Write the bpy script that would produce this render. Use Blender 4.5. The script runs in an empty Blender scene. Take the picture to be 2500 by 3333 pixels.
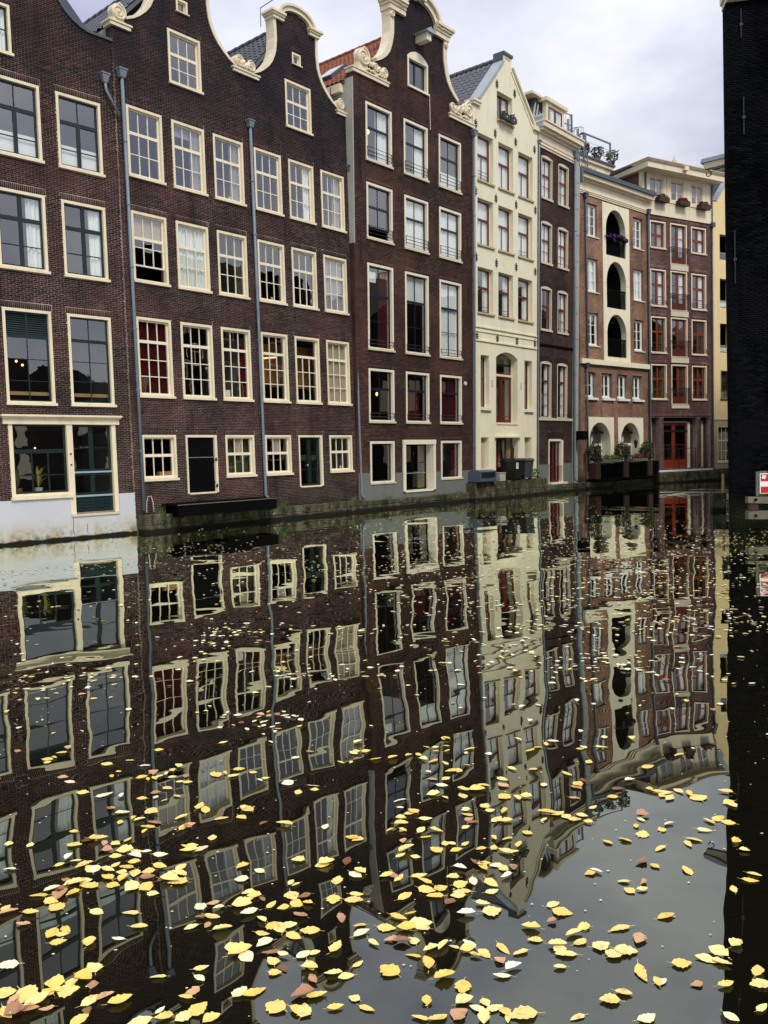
import bpy, math, random
import numpy as np
from math import sin, cos, pi, radians, sqrt, atan2
from mathutils import Matrix, Vector
from mathutils.geometry import tessellate_polygon

random.seed(7)
SC = bpy.context.scene
COL = SC.collection
# ------------------------------------------------------------------ camera
CAM_H = 1.9
cam = bpy.data.cameras.new('camera')
cam.sensor_fit = 'HORIZONTAL'; cam.sensor_width = 36.0; cam.lens = 36.0 * 2750 / 2500
cam.clip_start = 0.05; cam.clip_end = 2000
camo = bpy.data.objects.new('camera', cam); COL.objects.link(camo)
camo.matrix_world = Matrix.Translation((0, 0, CAM_H)) @ Matrix.Rotation(pi/2 - radians(3.62), 4, 'X') @ Matrix.Rotation(-0.030, 4, 'Z')
SC.camera = camo
# ------------------------------------------------------------------ overcast sky
SUN_EL, SUN_AZ = radians(48), radians(152)      # azimuth from +Y towards +X
world = bpy.data.worlds.new('World'); SC.world = world; world.use_nodes = True
wn, wl = world.node_tree.nodes, world.node_tree.links
wn.clear()
def wnode(t, **k):
    n = wn.new(t)
    for a, b in k.items(): setattr(n, a, b)
    return n
w_out = wnode('ShaderNodeOutputWorld'); w_bg = wnode('ShaderNodeBackground'); w_bg2 = wnode('ShaderNodeBackground'); w_add = wnode('ShaderNodeAddShader')
w_sky = wnode('ShaderNodeTexSky', sky_type='NISHITA', sun_disc=False, sun_elevation=SUN_EL, sun_rotation=SUN_AZ)
w_bg2.inputs[1].default_value = 0.05 * 0.35
wl.new(w_sky.outputs[0], w_bg2.inputs[0])
w_tc = wnode('ShaderNodeTexCoord'); w_map = wnode('ShaderNodeMapping'); w_map.inputs['Scale'].default_value = (1, 1, 1.9)
w_noise = wnode('ShaderNodeTexNoise'); w_noise.inputs['Scale'].default_value = 2.3; w_noise.inputs['Detail'].default_value = 5; w_noise.inputs['Roughness'].default_value = 0.52
w_ramp = wnode('ShaderNodeValToRGB')
w_ramp.color_ramp.elements[0].position = 0.39; w_ramp.color_ramp.elements[0].color = (0.40, 0.42, 0.57, 1)
w_ramp.color_ramp.elements[1].position = 0.62; w_ramp.color_ramp.elements[1].color = (0.88, 0.89, 0.93, 1)
w_sep = wnode('ShaderNodeSeparateXYZ'); w_m = wnode('ShaderNodeMath', operation='MULTIPLY_ADD', use_clamp=False)
w_m.inputs[1].default_value = 1.20; w_m.inputs[2].default_value = 0.62
w_mx = wnode('ShaderNodeMath', operation='MAXIMUM'); w_mx.inputs[1].default_value = 0.0
wl.new(w_tc.outputs['Generated'], w_map.inputs[0]); wl.new(w_map.outputs[0], w_noise.inputs[0]); wl.new(w_noise.outputs[0], w_ramp.inputs[0])
wl.new(w_tc.outputs['Generated'], w_sep.inputs[0]); wl.new(w_sep.outputs['Z'], w_mx.inputs[0]); wl.new(w_mx.outputs[0], w_m.inputs[0])
wl.new(w_ramp.outputs[0], w_bg.inputs[0]); wl.new(w_m.outputs[0], w_bg.inputs[1])
wl.new(w_bg.outputs[0], w_add.inputs[0]); wl.new(w_bg2.outputs[0], w_add.inputs[1]); wl.new(w_add.outputs[0], w_out.inputs[0])
# ------------------------------------------------------------------ veiled sun
sun = bpy.data.lights.new('sun', 'SUN'); sun.energy = 2.45; sun.angle = radians(17); sun.color = (1.0, 0.94, 0.82)
suno = bpy.data.objects.new('sun', sun); COL.objects.link(suno)
sd = Vector((sin(SUN_AZ)*cos(SUN_EL), cos(SUN_AZ)*cos(SUN_EL), sin(SUN_EL)))
suno.rotation_euler = sd.to_track_quat('Z', 'Y').to_euler(); suno.location = (10, -20, 40)
SC.view_settings.view_transform = 'Standard'; SC.view_settings.look = 'None'; SC.view_settings.gamma = 1; SC.view_settings.exposure = 0.0
SC.view_settings.use_curve_mapping = False

# ------------------------------------------------------------------ materials
class NT:
    def __init__(s, name):
        s.m = bpy.data.materials.new(name); s.m.use_nodes = True
        s.n, s.l = s.m.node_tree.nodes, s.m.node_tree.links
        s.b = s.n['Principled BSDF']
    def new(s, t, ins=None, **k):
        n = s.n.new(t)
        for a, b in k.items(): setattr(n, a, b)
        for a, b in (ins or {}).items():
            if hasattr(b, 'is_output'): s.l.new(b, n.inputs[a])
            else: n.inputs[a].default_value = b
        return n
    def noise(s, scale, detail=4, rough=.55, vec=None, stretch=None):
        v = vec or s.pos()
        if stretch: v = s.new('ShaderNodeMapping', {0: v, 'Scale': stretch}).outputs[0]
        return s.new('ShaderNodeTexNoise', {'Vector': v, 'Scale': scale, 'Detail': detail, 'Roughness': rough}).outputs[0]
    def pos(s):
        if not hasattr(s, '_p'): s._p = s.new('ShaderNodeNewGeometry').outputs['Position']
        return s._p
    def ramp(s, fac, stops):
        r = s.new('ShaderNodeValToRGB', {0: fac}); e = r.color_ramp.elements
        while len(e) < len(stops): e.new(.5)
        for q, (p, c) in zip(e, stops): q.position = p; q.color = (*c, 1) if len(c) == 3 else c
        return r.outputs[0]
    def mix(s, fac, a, b, mode='MIX'):
        n = s.new('ShaderNodeMix', data_type='RGBA', blend_type=mode)
        for i, v in ((0, fac), (6, a), (7, b)):
            if hasattr(v, 'is_output'): s.l.new(v, n.inputs[i])
            elif i == 0: n.inputs[0].default_value = v
            else: n.inputs[i].default_value = (*v, 1)
        return n.outputs[2]
    def math(s, op, a, b=0., c=0., clamp=False):
        n = s.new('ShaderNodeMath', operation=op, use_clamp=clamp)
        for i, v in enumerate((a, b, c)):
            if hasattr(v, 'is_output'): s.l.new(v, n.inputs[i])
            else: n.inputs[i].default_value = v
        return n.outputs[0]
    def z(s): return s.new('ShaderNodeSeparateXYZ', {0: s.pos()}).outputs[2]
    def ramp01(s, v, lo, hi):
        return s.new('ShaderNodeMapRange', {0: v, 1: lo, 2: hi, 3: 0., 4: 1.}).outputs[0]
    def bump(s, h, strength=.3, dist=.01):
        s.l.new(s.new('ShaderNodeBump', {'Height': h, 'Strength': strength, 'Distance': dist}).outputs[0], s.b.inputs['Normal'])
    def set(s, col=None, rough=None, **k):
        if col is not None:
            if hasattr(col, 'is_output'): s.l.new(col, s.b.inputs['Base Color'])
            else: s.b.inputs['Base Color'].default_value = (*col, 1)
        if rough is not None:
            if hasattr(rough, 'is_output'): s.l.new(rough, s.b.inputs['Roughness'])
            else: s.b.inputs['Roughness'].default_value = rough
        for a, b in k.items(): s.b.inputs[a.replace('_', ' ')].default_value = b
        return s.m

def paint(name, col, var=.12, rough=.45, bump=.15, spec=.4, dirt=0.):
    t = NT(name)
    n = t.noise(3.0, 6); n2 = t.noise(26, 3)
    dark = tuple(c*(1-var) for c in col); lite = tuple(min(1, c*(1+var*.5)) for c in col)
    c = t.mix(n, dark, lite)
    if dirt:
        d = t.ramp01(t.noise(1.4, 7, .7, stretch=(2.2, 2.2, .35)), .50, .74)
        c = t.mix(t.math('MULTIPLY', d, dirt), c, tuple(k*.35 for k in col))
        sp = t.ramp01(t.noise(9, 6, .75), .60, .72)
        c = t.mix(t.math('MULTIPLY', sp, dirt*.8), c, tuple(k*.30 for k in col))
    t.bump(n2, bump, .004)
    return t.set(c, rough, Specular_IOR_Level=spec)

def brick_mat(name, dark, red, soot=None, rough=.75, spec=.25):
    t = NT(name)
    tone = t.new('ShaderNodeAttribute', attribute_name='tone').outputs['Fac']
    c = t.mix(tone, dark, red)
    n = t.noise(1.1, 5, .6)
    c = t.mix(t.ramp01(n, .42, .75), c, tuple(k*.45 for k in dark))
    nr = t.noise(.55, 4, .6)
    c = t.mix(t.math('MULTIPLY', t.ramp01(nr, .46, .66), .6), c, tuple(min(1, k*1.35) for k in red))
    c = t.mix(t.math('MULTIPLY', t.ramp01(t.noise(.42, 6, .7), .50, .62), .7), c, tuple(k*.8 for k in dark))
    st = t.ramp01(t.noise(1.0, 6, .65, stretch=(1.9, 1.9, .22)), .54, .72)
    c = t.mix(t.math('MULTIPLY', st, .75), c, tuple(k*.40 for k in dark))
    lo = t.math('MULTIPLY', t.math('SUBTRACT', 1, t.ramp01(t.math('ADD', t.z(), t.math('MULTIPLY', t.noise(1.6, 5), .9)), .85, 1.35)), .8, clamp=True)
    c = t.mix(lo, c, (.016, .018, .008))
    if soot:
        k = t.math('MULTIPLY', t.ramp01(t.z(), soot[0], soot[1]), t.ramp01(t.noise(.7, 5, .6), .25, .62), clamp=True)
        c = t.mix(t.math('MULTIPLY', k, .8), c, (.011, .012, .020))
    t.bump(t.noise(60, 4), .5, .004)
    return t.set(c, rough, Specular_IOR_Level=spec)

def mortar_mat(name, col, soot=None):
    t = NT(name)
    c = t.mix(t.ramp01(t.noise(.75, 6, .7), .30, .72), tuple(k*.30 for k in col), tuple(min(1, k*1.45) for k in col))
    st = t.ramp01(t.noise(1.0, 6, .65, stretch=(1.9, 1.9, .22)), .54, .72)
    c = t.mix(t.math('MULTIPLY', st, .8), c, tuple(k*.12 for k in col))
    lo = t.math('MULTIPLY', t.math('SUBTRACT', 1, t.ramp01(t.math('ADD', t.z(), t.math('MULTIPLY', t.noise(1.6, 5), .9)), .75, 1.2)), .8, clamp=True)
    c = t.mix(lo, c, (.05, .05, .022))
    if soot:
        k = t.math('MULTIPLY', t.ramp01(t.z(), soot[0], soot[1]), t.ramp01(t.noise(.7, 5, .6), .2, .6), clamp=True)
        c = t.mix(t.math('MULTIPLY', k, .85), c, (.02, .02, .026))
    t.bump(t.noise(90, 3), .4, .003)
    return t.set(c, .9, Specular_IOR_Level=.03)

CREAM = paint('cream_paint', (.79, .69, .50), .12, .45, dirt=.32)
CREAM_W = paint('pale_cream_paint', (.81, .74, .58), .1, .45, dirt=.26)
STUCCO = paint('cream_stucco', (.82, .765, .57), .12, .85, .5, .15, dirt=.26)
YELLOW = paint('yellow_stucco', (.78, .62, .33), .1, .85, .4, .15, dirt=.15)
TAN = paint('tan_render', (.52, .42, .25), .1, .7, .3, .2, dirt=.2)
STONE_C = paint('cream_stone', (.62, .56, .42), .14, .7, .4, .2, dirt=.25)
WHITE = paint('white_paint', (.80, .80, .74), .06, .4)
GREEN_D = paint('dark_green_paint', (.010, .024, .022), .3, .3)
NAVY = paint('blue_black_paint', (.012, .014, .030), .3, .3)
REDP = paint('oxblood_paint', (.115, .015, .014), .25, .3)
ORANGE = paint('orange_red_paint', (.20, .034, .014), .25, .4)
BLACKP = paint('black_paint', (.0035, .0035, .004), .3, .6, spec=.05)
IRON = paint('dark_iron', (.016, .017, .020), .3, .5)
ZINC = paint('weathered_zinc', (.17, .215, .255), .3, .5, .2, .5, dirt=.3)
ZINC_L = paint('pale_zinc', (.33, .37, .42), .2, .5, .2, .5)
LEADG = paint('dark_lead', (.075, .088, .11), .25, .5)
GREYPL = paint('grey_plaster', (.16, .165, .16), .15, .85, .4, .15, dirt=.2)
GREYPL2 = paint('light_grey_plaster', (.40, .40, .36), .25, .85, .4, .15, dirt=.5)
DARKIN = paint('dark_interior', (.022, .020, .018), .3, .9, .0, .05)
WOODB = paint('brown_wood', (.062, .032, .021), .35, .6, .5, .2)
WOODG = paint('weathered_grey_timber', (.17, .155, .11), .45, .8, .6, .15, dirt=.5)
WOODK = paint('tarred_timber', (.004, .004, .004), .4, .9, .5, .03)
WOODP = paint('pale_timber', (.42, .27, .12), .2, .6)
TERRA = paint('terracotta', (.36, .12, .05), .2, .7)
TILE_D = paint('dark_slate_tile', (.030, .033, .042), .4, .4, .3, .5)
TILE_G = paint('grey_tile', (.085, .088, .098), .35, .5, .3, .5)
TILE_O = paint('orange_tile', (.24, .080, .042), .5, .75, .4, .2, dirt=.7)
STEEL = paint('grey_steel', (.17, .18, .25), .15, .4)
BIN_K = paint('black_plastic', (.012, .012, .013), .2, .4)
BIN_G = paint('dark_green_plastic', (.045, .060, .058), .15, .4)
BIN_B = paint('blue_grey_plastic', (.07, .10, .135), .15, .4)
LABELW = paint('white_label', (.75, .75, .72), .05, .5)
SIGNR = paint('red_sign_paint', (.50, .010, .010), .08, .35)
SIGNW = paint('white_sign_paint', (.80, .80, .80), .05, .35)
CANVAS = paint('beige_canvas', (.55, .50, .42), .15, .8)
CURT_W = paint('white_curtain', (.80, .83, .81), .10, .9, .0, .1)
CURT_G = paint('grey_curtain', (.34, .34, .37), .2, .9, .0, .1)
CURT_B = paint('beige_blind', (.50, .42, .30), .12, .9, .0, .1)
CURT_R = paint('dark_red_curtain', (.075, .007, .009), .45, .9, .0, .1)
CURT_O = paint('olive_curtain', (.085, .09, .05), .4, .9, .0, .1)
WARM = paint('warm_room_wall', (.46, .22, .08), .4, .9, .0, .1)
SKIN_PL = paint('pot_white', (.6, .6, .58), .05, .5)

def white_plaster():
    t = NT('white_plaster_stained')
    z = t.z()
    c = t.mix(t.noise(.9, 6), (.46, .475, .52), (.60, .61, .63))
    low = t.math('MULTIPLY', t.math('SUBTRACT', 1, t.ramp01(z, .05, .62)), t.ramp01(t.noise(2.6, 7, .7, stretch=(1, 1, .5)), .36, .6), clamp=True)
    c = t.mix(low, c, (.42, .34, .17))
    vlow = t.math('MULTIPLY', t.math('SUBTRACT', 1, t.ramp01(z, .0, .42)), t.ramp01(t.noise(5, 7, .7), .47, .62), clamp=True)
    c = t.mix(vlow, c, (.085, .085, .035))
    k = t.math('MULTIPLY', t.math('SUBTRACT', 1, t.ramp01(t.math('ADD', z, t.math('MULTIPLY', t.noise(4, 5), .12)), .12, .16)), 1, clamp=True)
    c = t.mix(k, c, (.012, .013, .008))
    t.bump(t.noise(14, 6), .5, .01)
    return t.set(c, .85, Specular_IOR_Level=.15)
PLASTER_W = white_plaster()

def quay_mat():
    t = NT('mossy_quay_stone')
    c = t.mix(t.ramp01(t.noise(2.4, 7, .72), .3, .7), (.022, .022, .013), (.15, .135, .085))
    m = t.ramp01(t.noise(1.3, 6, .65), .45, .66)
    c = t.mix(m, c, t.mix(t.noise(9, 5, .7), (.018, .026, .006), (.075, .090, .018)))
    w = t.ramp01(t.noise(5.5, 6, .7), .58, .70)
    c = t.mix(t.math('MULTIPLY', w, .75), c, (.45, .42, .33))
    d = t.ramp01(t.noise(3.1, 6, .7, stretch=(1, 1, .35)), .44, .60)
    c = t.mix(t.math('MULTIPLY', d, .85), c, (.012, .012, .008))
    wet = t.math('SUBTRACT', 1, t.ramp01(t.math('ADD', t.z(), t.math('MULTIPLY', t.noise(5, 4), .10)), .13, .19), clamp=True)
    c = t.mix(wet, c, (.008, .009, .005))
    t.bump(t.noise(11, 7, .65), .8, .02)
    return t.set(c, .8, Specular_IOR_Level=.2)
QUAY = quay_mat()

def glass_mat():
    t = NT('window_glass'); t.n.remove(t.b)
    out = t.n['Material Output']
    h = t.noise(1.7, 2)
    bp = t.new('ShaderNodeBump', {'Height': h, 'Strength': .14, 'Distance': .012}).outputs[0]
    g = t.new('ShaderNodeNewGeometry')
    c = t.math('ABSOLUTE', t.new('ShaderNodeVectorMath', {0: g.outputs['Incoming'], 1: g.outputs['Normal']}, operation='DOT_PRODUCT').outputs['Value'])
    fr = t.math('MULTIPLY_ADD', t.math('POWER', t.math('SUBTRACT', 1, c), 5.), .76, .24)
    tr = t.new('ShaderNodeBsdfTransparent', {0: (.96, .98, .97, 1)}).outputs[0]
    gl = t.new('ShaderNodeBsdfGlossy', {'Color': (1, 1, 1, 1), 'Roughness': .006, 'Normal': bp}).outputs[0]
    mx = t.new('ShaderNodeMixShader', {0: fr, 1: tr, 2: gl}).outputs[0]
    t.l.new(mx, out.inputs[0]); return t.m
GLASS = glass_mat()

def water_mat():
    t = NT('canal_water')
    p = t.pos()
    n1 = t.noise(.62, 1, .4, stretch=(1, .8, 1)); n2 = t.noise(2.6, 1, .4); n3 = t.noise(.22, 1, .4)
    h = t.math('ADD', t.math('MULTIPLY', n1, 1.0), t.math('ADD', t.math('MULTIPLY', n2, .07), t.math('MULTIPLY', n3, 1.6)))
    t.bump(h, 1.0, .017)
    t.b.inputs['Normal'].default_value = (0, 0, 0)
    nrm = [n for n in t.n if n.bl_idname == 'ShaderNodeBump'][0].outputs[0]
    for l in list(t.b.inputs['Normal'].links): t.l.remove(l)
    t.n.remove(t.b)
    fr = t.new('ShaderNodeFresnel', {'IOR': 1.75, 'Normal': nrm}).outputs[0]
    fac = t.math('MULTIPLY', t.math('MULTIPLY', fr, 1.62), t.math('MULTIPLY_ADD', t.noise(2.2, 7, .72, stretch=(1, 2.4, 1)), .22, .89), clamp=True)
    film = t.math('MULTIPLY', t.ramp01(t.noise(1.3, 6, .7, stretch=(1, 2.2, 1)), .5, .8), .004)
    deep = t.new('ShaderNodeBsdfDiffuse', {0: t.mix(t.math('MULTIPLY', film, 40, clamp=True), (.0050, .0045, .0022), (.012, .013, .008))}).outputs[0]
    gl = t.new('ShaderNodeBsdfGlossy', {'Color': (.93, .98, .86, 1), 'Roughness': .0, 'Normal': nrm}).outputs[0]
    t.l.new(t.new('ShaderNodeMixShader', {0: fac, 1: deep, 2: gl}).outputs[0], t.n['Material Output'].inputs[0])
    return t.m
WATER = water_mat()

def emit(name, col, s):
    t = NT(name); t.set(col, .5); t.b.inputs['Emission Color'].default_value = (*col, 1); t.b.inputs['Emission Strength'].default_value = s
    return t.m
LAMP = emit('lit_bulb', (1.0, .62, .25), 2.2)
TUBE = emit('lit_tube', (1.0, .72, .38), 1.6)

def leaf_mat(name, a, b, spot, amt):
    t = NT(name)
    r = t.new('ShaderNodeObjectInfo').outputs['Random']
    tone = t.new('ShaderNodeAttribute', attribute_name='tone').outputs['Fac']
    tc = t.new('ShaderNodeTexCoord').outputs['Object']
    rr = t.math('FRACT', t.math('ADD', r, tone))
    c = t.mix(rr, a, b)
    off = t.new('ShaderNodeVectorMath', {0: tc, 1: t.new('ShaderNodeCombineXYZ', {0: rr, 1: r}).outputs[0]}, operation='ADD').outputs[0]
    pn = t.noise(34, 5, .7, vec=t.pos())
    c = t.mix(t.math('MULTIPLY', t.ramp01(pn, .55, .68), amt), c, spot)
    c = t.mix(t.math('MULTIPLY', t.ramp01(t.noise(9, 3, .6), .5, .7), amt*.6), c, tuple(k*.75 for k in b))
    t.bump(t.noise(160, 3), .25, .002)
    return t.set(c, .42, Specular_IOR_Level=.4)
LEAF_Y = leaf_mat('yellow_leaf', (.82, .56, .10), (.88, .74, .30), (.22, .09, .02), .5)
LEAF_P = leaf_mat('pale_leaf', (.82, .74, .38), (.84, .81, .62), (.40, .22, .06), .3)
LEAF_B = leaf_mat('brown_leaf', (.17, .055, .022), (.70, .42, .22), (.06, .02, .010), .6)
def foliage(name, a, b):
    t = NT(name)
    tone = t.new('ShaderNodeAttribute', attribute_name='tone').outputs['Fac']
    return t.set(t.mix(tone, a, b), .6, Specular_IOR_Level=.25)
FOL_D = foliage('dark_foliage', (.010, .020, .008), (.045, .075, .022))
FOL_G = foliage('bright_foliage', (.03, .07, .015), (.12, .19, .03))
FOL_Y = foliage('yellow_foliage', (.25, .24, .04), (.45, .42, .10))
FOL_P = foliage('purple_flowers', (.03, .02, .06), (.10, .05, .16))
FOL_R = foliage('russet_flowers', (.05, .02, .015), (.25, .07, .04))

# ------------------------------------------------------------------ mesh builder
class MB:
    def __init__(s): s.v = []; s.f = []; s.m = []; s.t = []
    def add(s, vs, fs, m=0, tone=.5):
        o = len(s.v); s.v += [tuple(p) for p in vs]
        for f in fs: s.f.append(tuple(i+o for i in f)); s.m.append(m); s.t.append(tone)
        return s
    def box(s, x0, x1, y0, y1, z0, z1, m=0, tone=.5):
        vs = [(x0,y0,z0),(x1,y0,z0),(x1,y1,z0),(x0,y1,z0),(x0,y0,z1),(x1,y0,z1),(x1,y1,z1),(x0,y1,z1)]
        return s.add(vs, [(0,3,2,1),(4,5,6,7),(0,1,5,4),(1,2,6,5),(2,3,7,6),(3,0,4,7)], m, tone)
    def prism(s, poly, y0, y1, holes=(), m=0):
        loops = [list(poly)] + [list(h) for h in holes]
        tris = tessellate_polygon([[Vector((p[0], p[1], 0)) for p in l] for l in loops])
        pts = [p for l in loops for p in l]; n = len(pts)
        vs = [(p[0], y0, p[1]) for p in pts] + [(p[0], y1, p[1]) for p in pts]
        fs = []
        for a, b, c in tris:
            pa, pb, pc = pts[a], pts[b], pts[c]
            cr = (pb[0]-pa[0])*(pc[1]-pa[1]) - (pb[1]-pa[1])*(pc[0]-pa[0])
            if cr < 0: b, c = c, b
            fs.append((a, b, c)); fs.append((a+n, c+n, b+n))
        k = 0
        for li, l in enumerate(loops):
            area = sum(l[i][0]*l[(i+1) % len(l)][1]-l[(i+1) % len(l)][0]*l[i][1] for i in range(len(l)))
            ccw = area > 0
            for i in range(len(l)):
                a, b = k+i, k+(i+1) % len(l)
                q = (a, a+n, b+n, b) if ccw == (li == 0) else (a, b, b+n, a+n)
                fs.append(q)
            k += len(l)
        return s.add(vs, fs, m)
    def tube(s, pts, r, n=8, m=0, cap=True):
        pts = [Vector(p) for p in pts]; vs = []; fs = []
        rs = r if isinstance(r, (list, tuple)) else [r]*len(pts)
        for i, p in enumerate(pts):
            d = (pts[min(i+1, len(pts)-1)] - pts[max(i-1, 0)]).normalized()
            a = d.orthogonal().normalized() if i == 0 else (a - d*a.dot(d)).normalized()
            b = d.cross(a)
            for k in range(n):
                an = 2*pi*k/n; vs.append(tuple(p + (a*cos(an)+b*sin(an))*rs[i]))
        for i in range(len(pts)-1):
            for k in range(n): fs.append((i*n+k, i*n+(k+1) % n, (i+1)*n+(k+1) % n, (i+1)*n+k))
        if cap: fs.append(tuple(range(n))[::-1]); fs.append(tuple((len(pts)-1)*n+k for k in range(n)))
        return s.add(vs, fs, m)
    def band(s, path, w, y0, y1, m=0, side=1):
        """ribbon of width w along a 2-D (u,v) path, extruded from y0 to y1"""
        n = len(path); L = []; R = []
        for i, p in enumerate(path):
            a = path[max(i-1, 0)]; b = path[min(i+1, n-1)]
            dx, dz = b[0]-a[0], b[1]-a[1]; l = sqrt(dx*dx+dz*dz) or 1
            ww = w[i] if isinstance(w, (list, tuple)) else w
            L.append(p); R.append((p[0]-dz/l*ww*side, p[1]+dx/l*ww*side))
        for i in range(n-1):
            q = [L[i], L[i+1], R[i+1], R[i]]
            vs = [(a, y0, b) for a, b in q] + [(a, y1, b) for a, b in q]
            fs = [(0,1,2,3), (7,6,5,4), (0,4,5,1), (2,6,7,3)]
            if i == 0: fs.append((3,7,4,0))
            if i == n-2: fs.append((1,5,6,2))
            s.add(vs, fs, m)
        return s
    def disc(s, cx, cz, r, y0, y1, n=20, m=0):
        return s.prism([(cx+r*cos(2*pi*k/n), cz+r*sin(2*pi*k/n)) for k in range(n)], y0, y1, m=m)
    def ball(s, c, r, n=8, m=0, sz=1.):
        vs = []; fs = []
        for i in range(n//2+1):
            th = pi*i/(n//2)
            for k in range(n): vs.append((c[0]+r*sin(th)*cos(2*pi*k/n), c[1]+r*sin(th)*sin(2*pi*k/n), c[2]+r*sz*cos(th)))
        for i in range(n//2):
            for k in range(n): fs.append((i*n+k, (i+1)*n+k, (i+1)*n+(k+1) % n, i*n+(k+1) % n))
        return s.add(vs, fs, m)
    def volute(s, cx, cz, r, y0, turns=2.2, flip=1, start=-pi/2, m=0, depth=.12):
        s.disc(cx, cz, r*.86, y0, y0+depth+.1, 22, m)
        pts = []; rs = []; N = int(26*turns)
        for i in range(N+1):
            t = i/N; a = start + flip*2*pi*turns*t; rr = r*(.88-.76*t)
            pts.append((cx+rr*cos(a), y0-.005, cz+rr*sin(a))); rs.append(r*(.15-.05*t))
        s.tube(pts, rs, 6, m); s.ball((cx, y0-.01, cz), r*.16, 8, m)
        return s
    def mesh(s, name, mats, off=(0, 0, 0), smooth=False):
        me = bpy.data.meshes.new(name)
        o = off
        me.from_pydata([(a-o[0], b-o[1], c-o[2]) for a, b, c in s.v], [], s.f)
        for q in (mats if isinstance(mats, (list, tuple)) else [mats]): me.materials.append(q)
        if any(s.m): me.polygons.foreach_set('material_index', s.m)
        if any(t != .5 for t in s.t):
            me.attributes.new('tone', 'FLOAT', 'FACE').data.foreach_set('value', np.array(s.t, np.float32))
        if smooth: me.polygons.foreach_set('use_smooth', [True]*len(s.f))
        return me

def link(name, me, parent=None, loc=None):
    o = bpy.data.objects.new(name, me); COL.objects.link(o)
    if parent is not None: o.parent = parent
    if loc is not None: o.location = loc
    return o
def tag(o, label=None, cat=None, group=None, kind=None):
    for k, v in (('label', label), ('category', cat), ('group', group), ('kind', kind)):
        if v: o[k] = v
    return o
def thing(name, label, cat, loc, rz=0., group=None, me=None):
    o = link(name, me, None, loc); o.rotation_euler = (0, 0, rz)
    return tag(o, label, cat, group)

# ------------------------------------------------------------------ facade frames
def frame(o, h):
    h = radians(h); return np.array([o[0], o[1]]), np.array([sin(h), cos(h)]), np.array([cos(h), -sin(h)])
O_A = (-4.89, 26.169)                      # canal line of the long terrace
def world_pt(o, h, u, w=0., v=0.):
    a, d, n = frame(o, h); p = a + d*u + n*w
    return Vector((p[0], p[1], v))

class House:
    """A house; local x runs along its facade, y into the building, z up."""
    def __init__(s, name, label, o, h, u0, u1, lean=0., side=0., k=1.):
        s.uc = (u0+u1)/2; s.u0, s.u1 = u0, u1
        s.root = link(name, None, None, world_pt(o, h, s.uc*k)); s.root.rotation_euler = (lean, side, radians(90-h))
        s.root.scale = (k, k, k); s.root.location.z = CAM_H*(1-k)
        tag(s.root, label, 'house'); s.holes = []; s.soldier = []; s.off = (s.uc, 0, 0); s.cut = []
        bpy.context.view_layer.update(); s.inv_cam = s.root.matrix_world.inverted() @ Vector((0, 0, CAM_H))
    def part(s, name, mb, mats, parent=None, smooth=False, label=None, kind=None):
        o = link(name, mb.mesh(name, mats, s.off, smooth), parent or s.root)
        return tag(o, label, kind=kind)
    def hole(s, poly, cut=True):
        s.holes.append(poly)

def rect(u0, v0, u1, v1): return [(u0, v0), (u1, v0), (u1, v1), (u0, v1)]
def arc(cx, cz, rx, rz, a0, a1, n): return [(cx+rx*cos(a0+(a1-a0)*i/n), cz+rz*sin(a0+(a1-a0)*i/n)) for i in range(n+1)]
def segtop(u0, u1, vs, rise, n=8):
    """points of a shallow arch from right to left"""
    return [(u1+(u0-u1)*i/n, vs+rise*(1-(2*i/n-1)**2)) for i in range(n+1)]

def scan(poly, v):
    xs = []
    for i in range(len(poly)):
        a, b = poly[i], poly[(i+1) % len(poly)]
        if (a[1] <= v) != (b[1] <= v): xs.append(a[0]+(b[0]-a[0])*(v-a[1])/(b[1]-a[1]))
    xs.sort(); return [(xs[i], xs[i+1]) for i in range(0, len(xs)-1, 2)]
def subtract(iv, cuts):
    for c0, c1 in cuts:
        nv = []
        for a, b in iv:
            if c1 <= a or c0 >= b: nv.append((a, b)); continue
            if a < c0: nv.append((a, c0))
            if b > c1: nv.append((c1, b))
        iv = nv
    return iv

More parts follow.
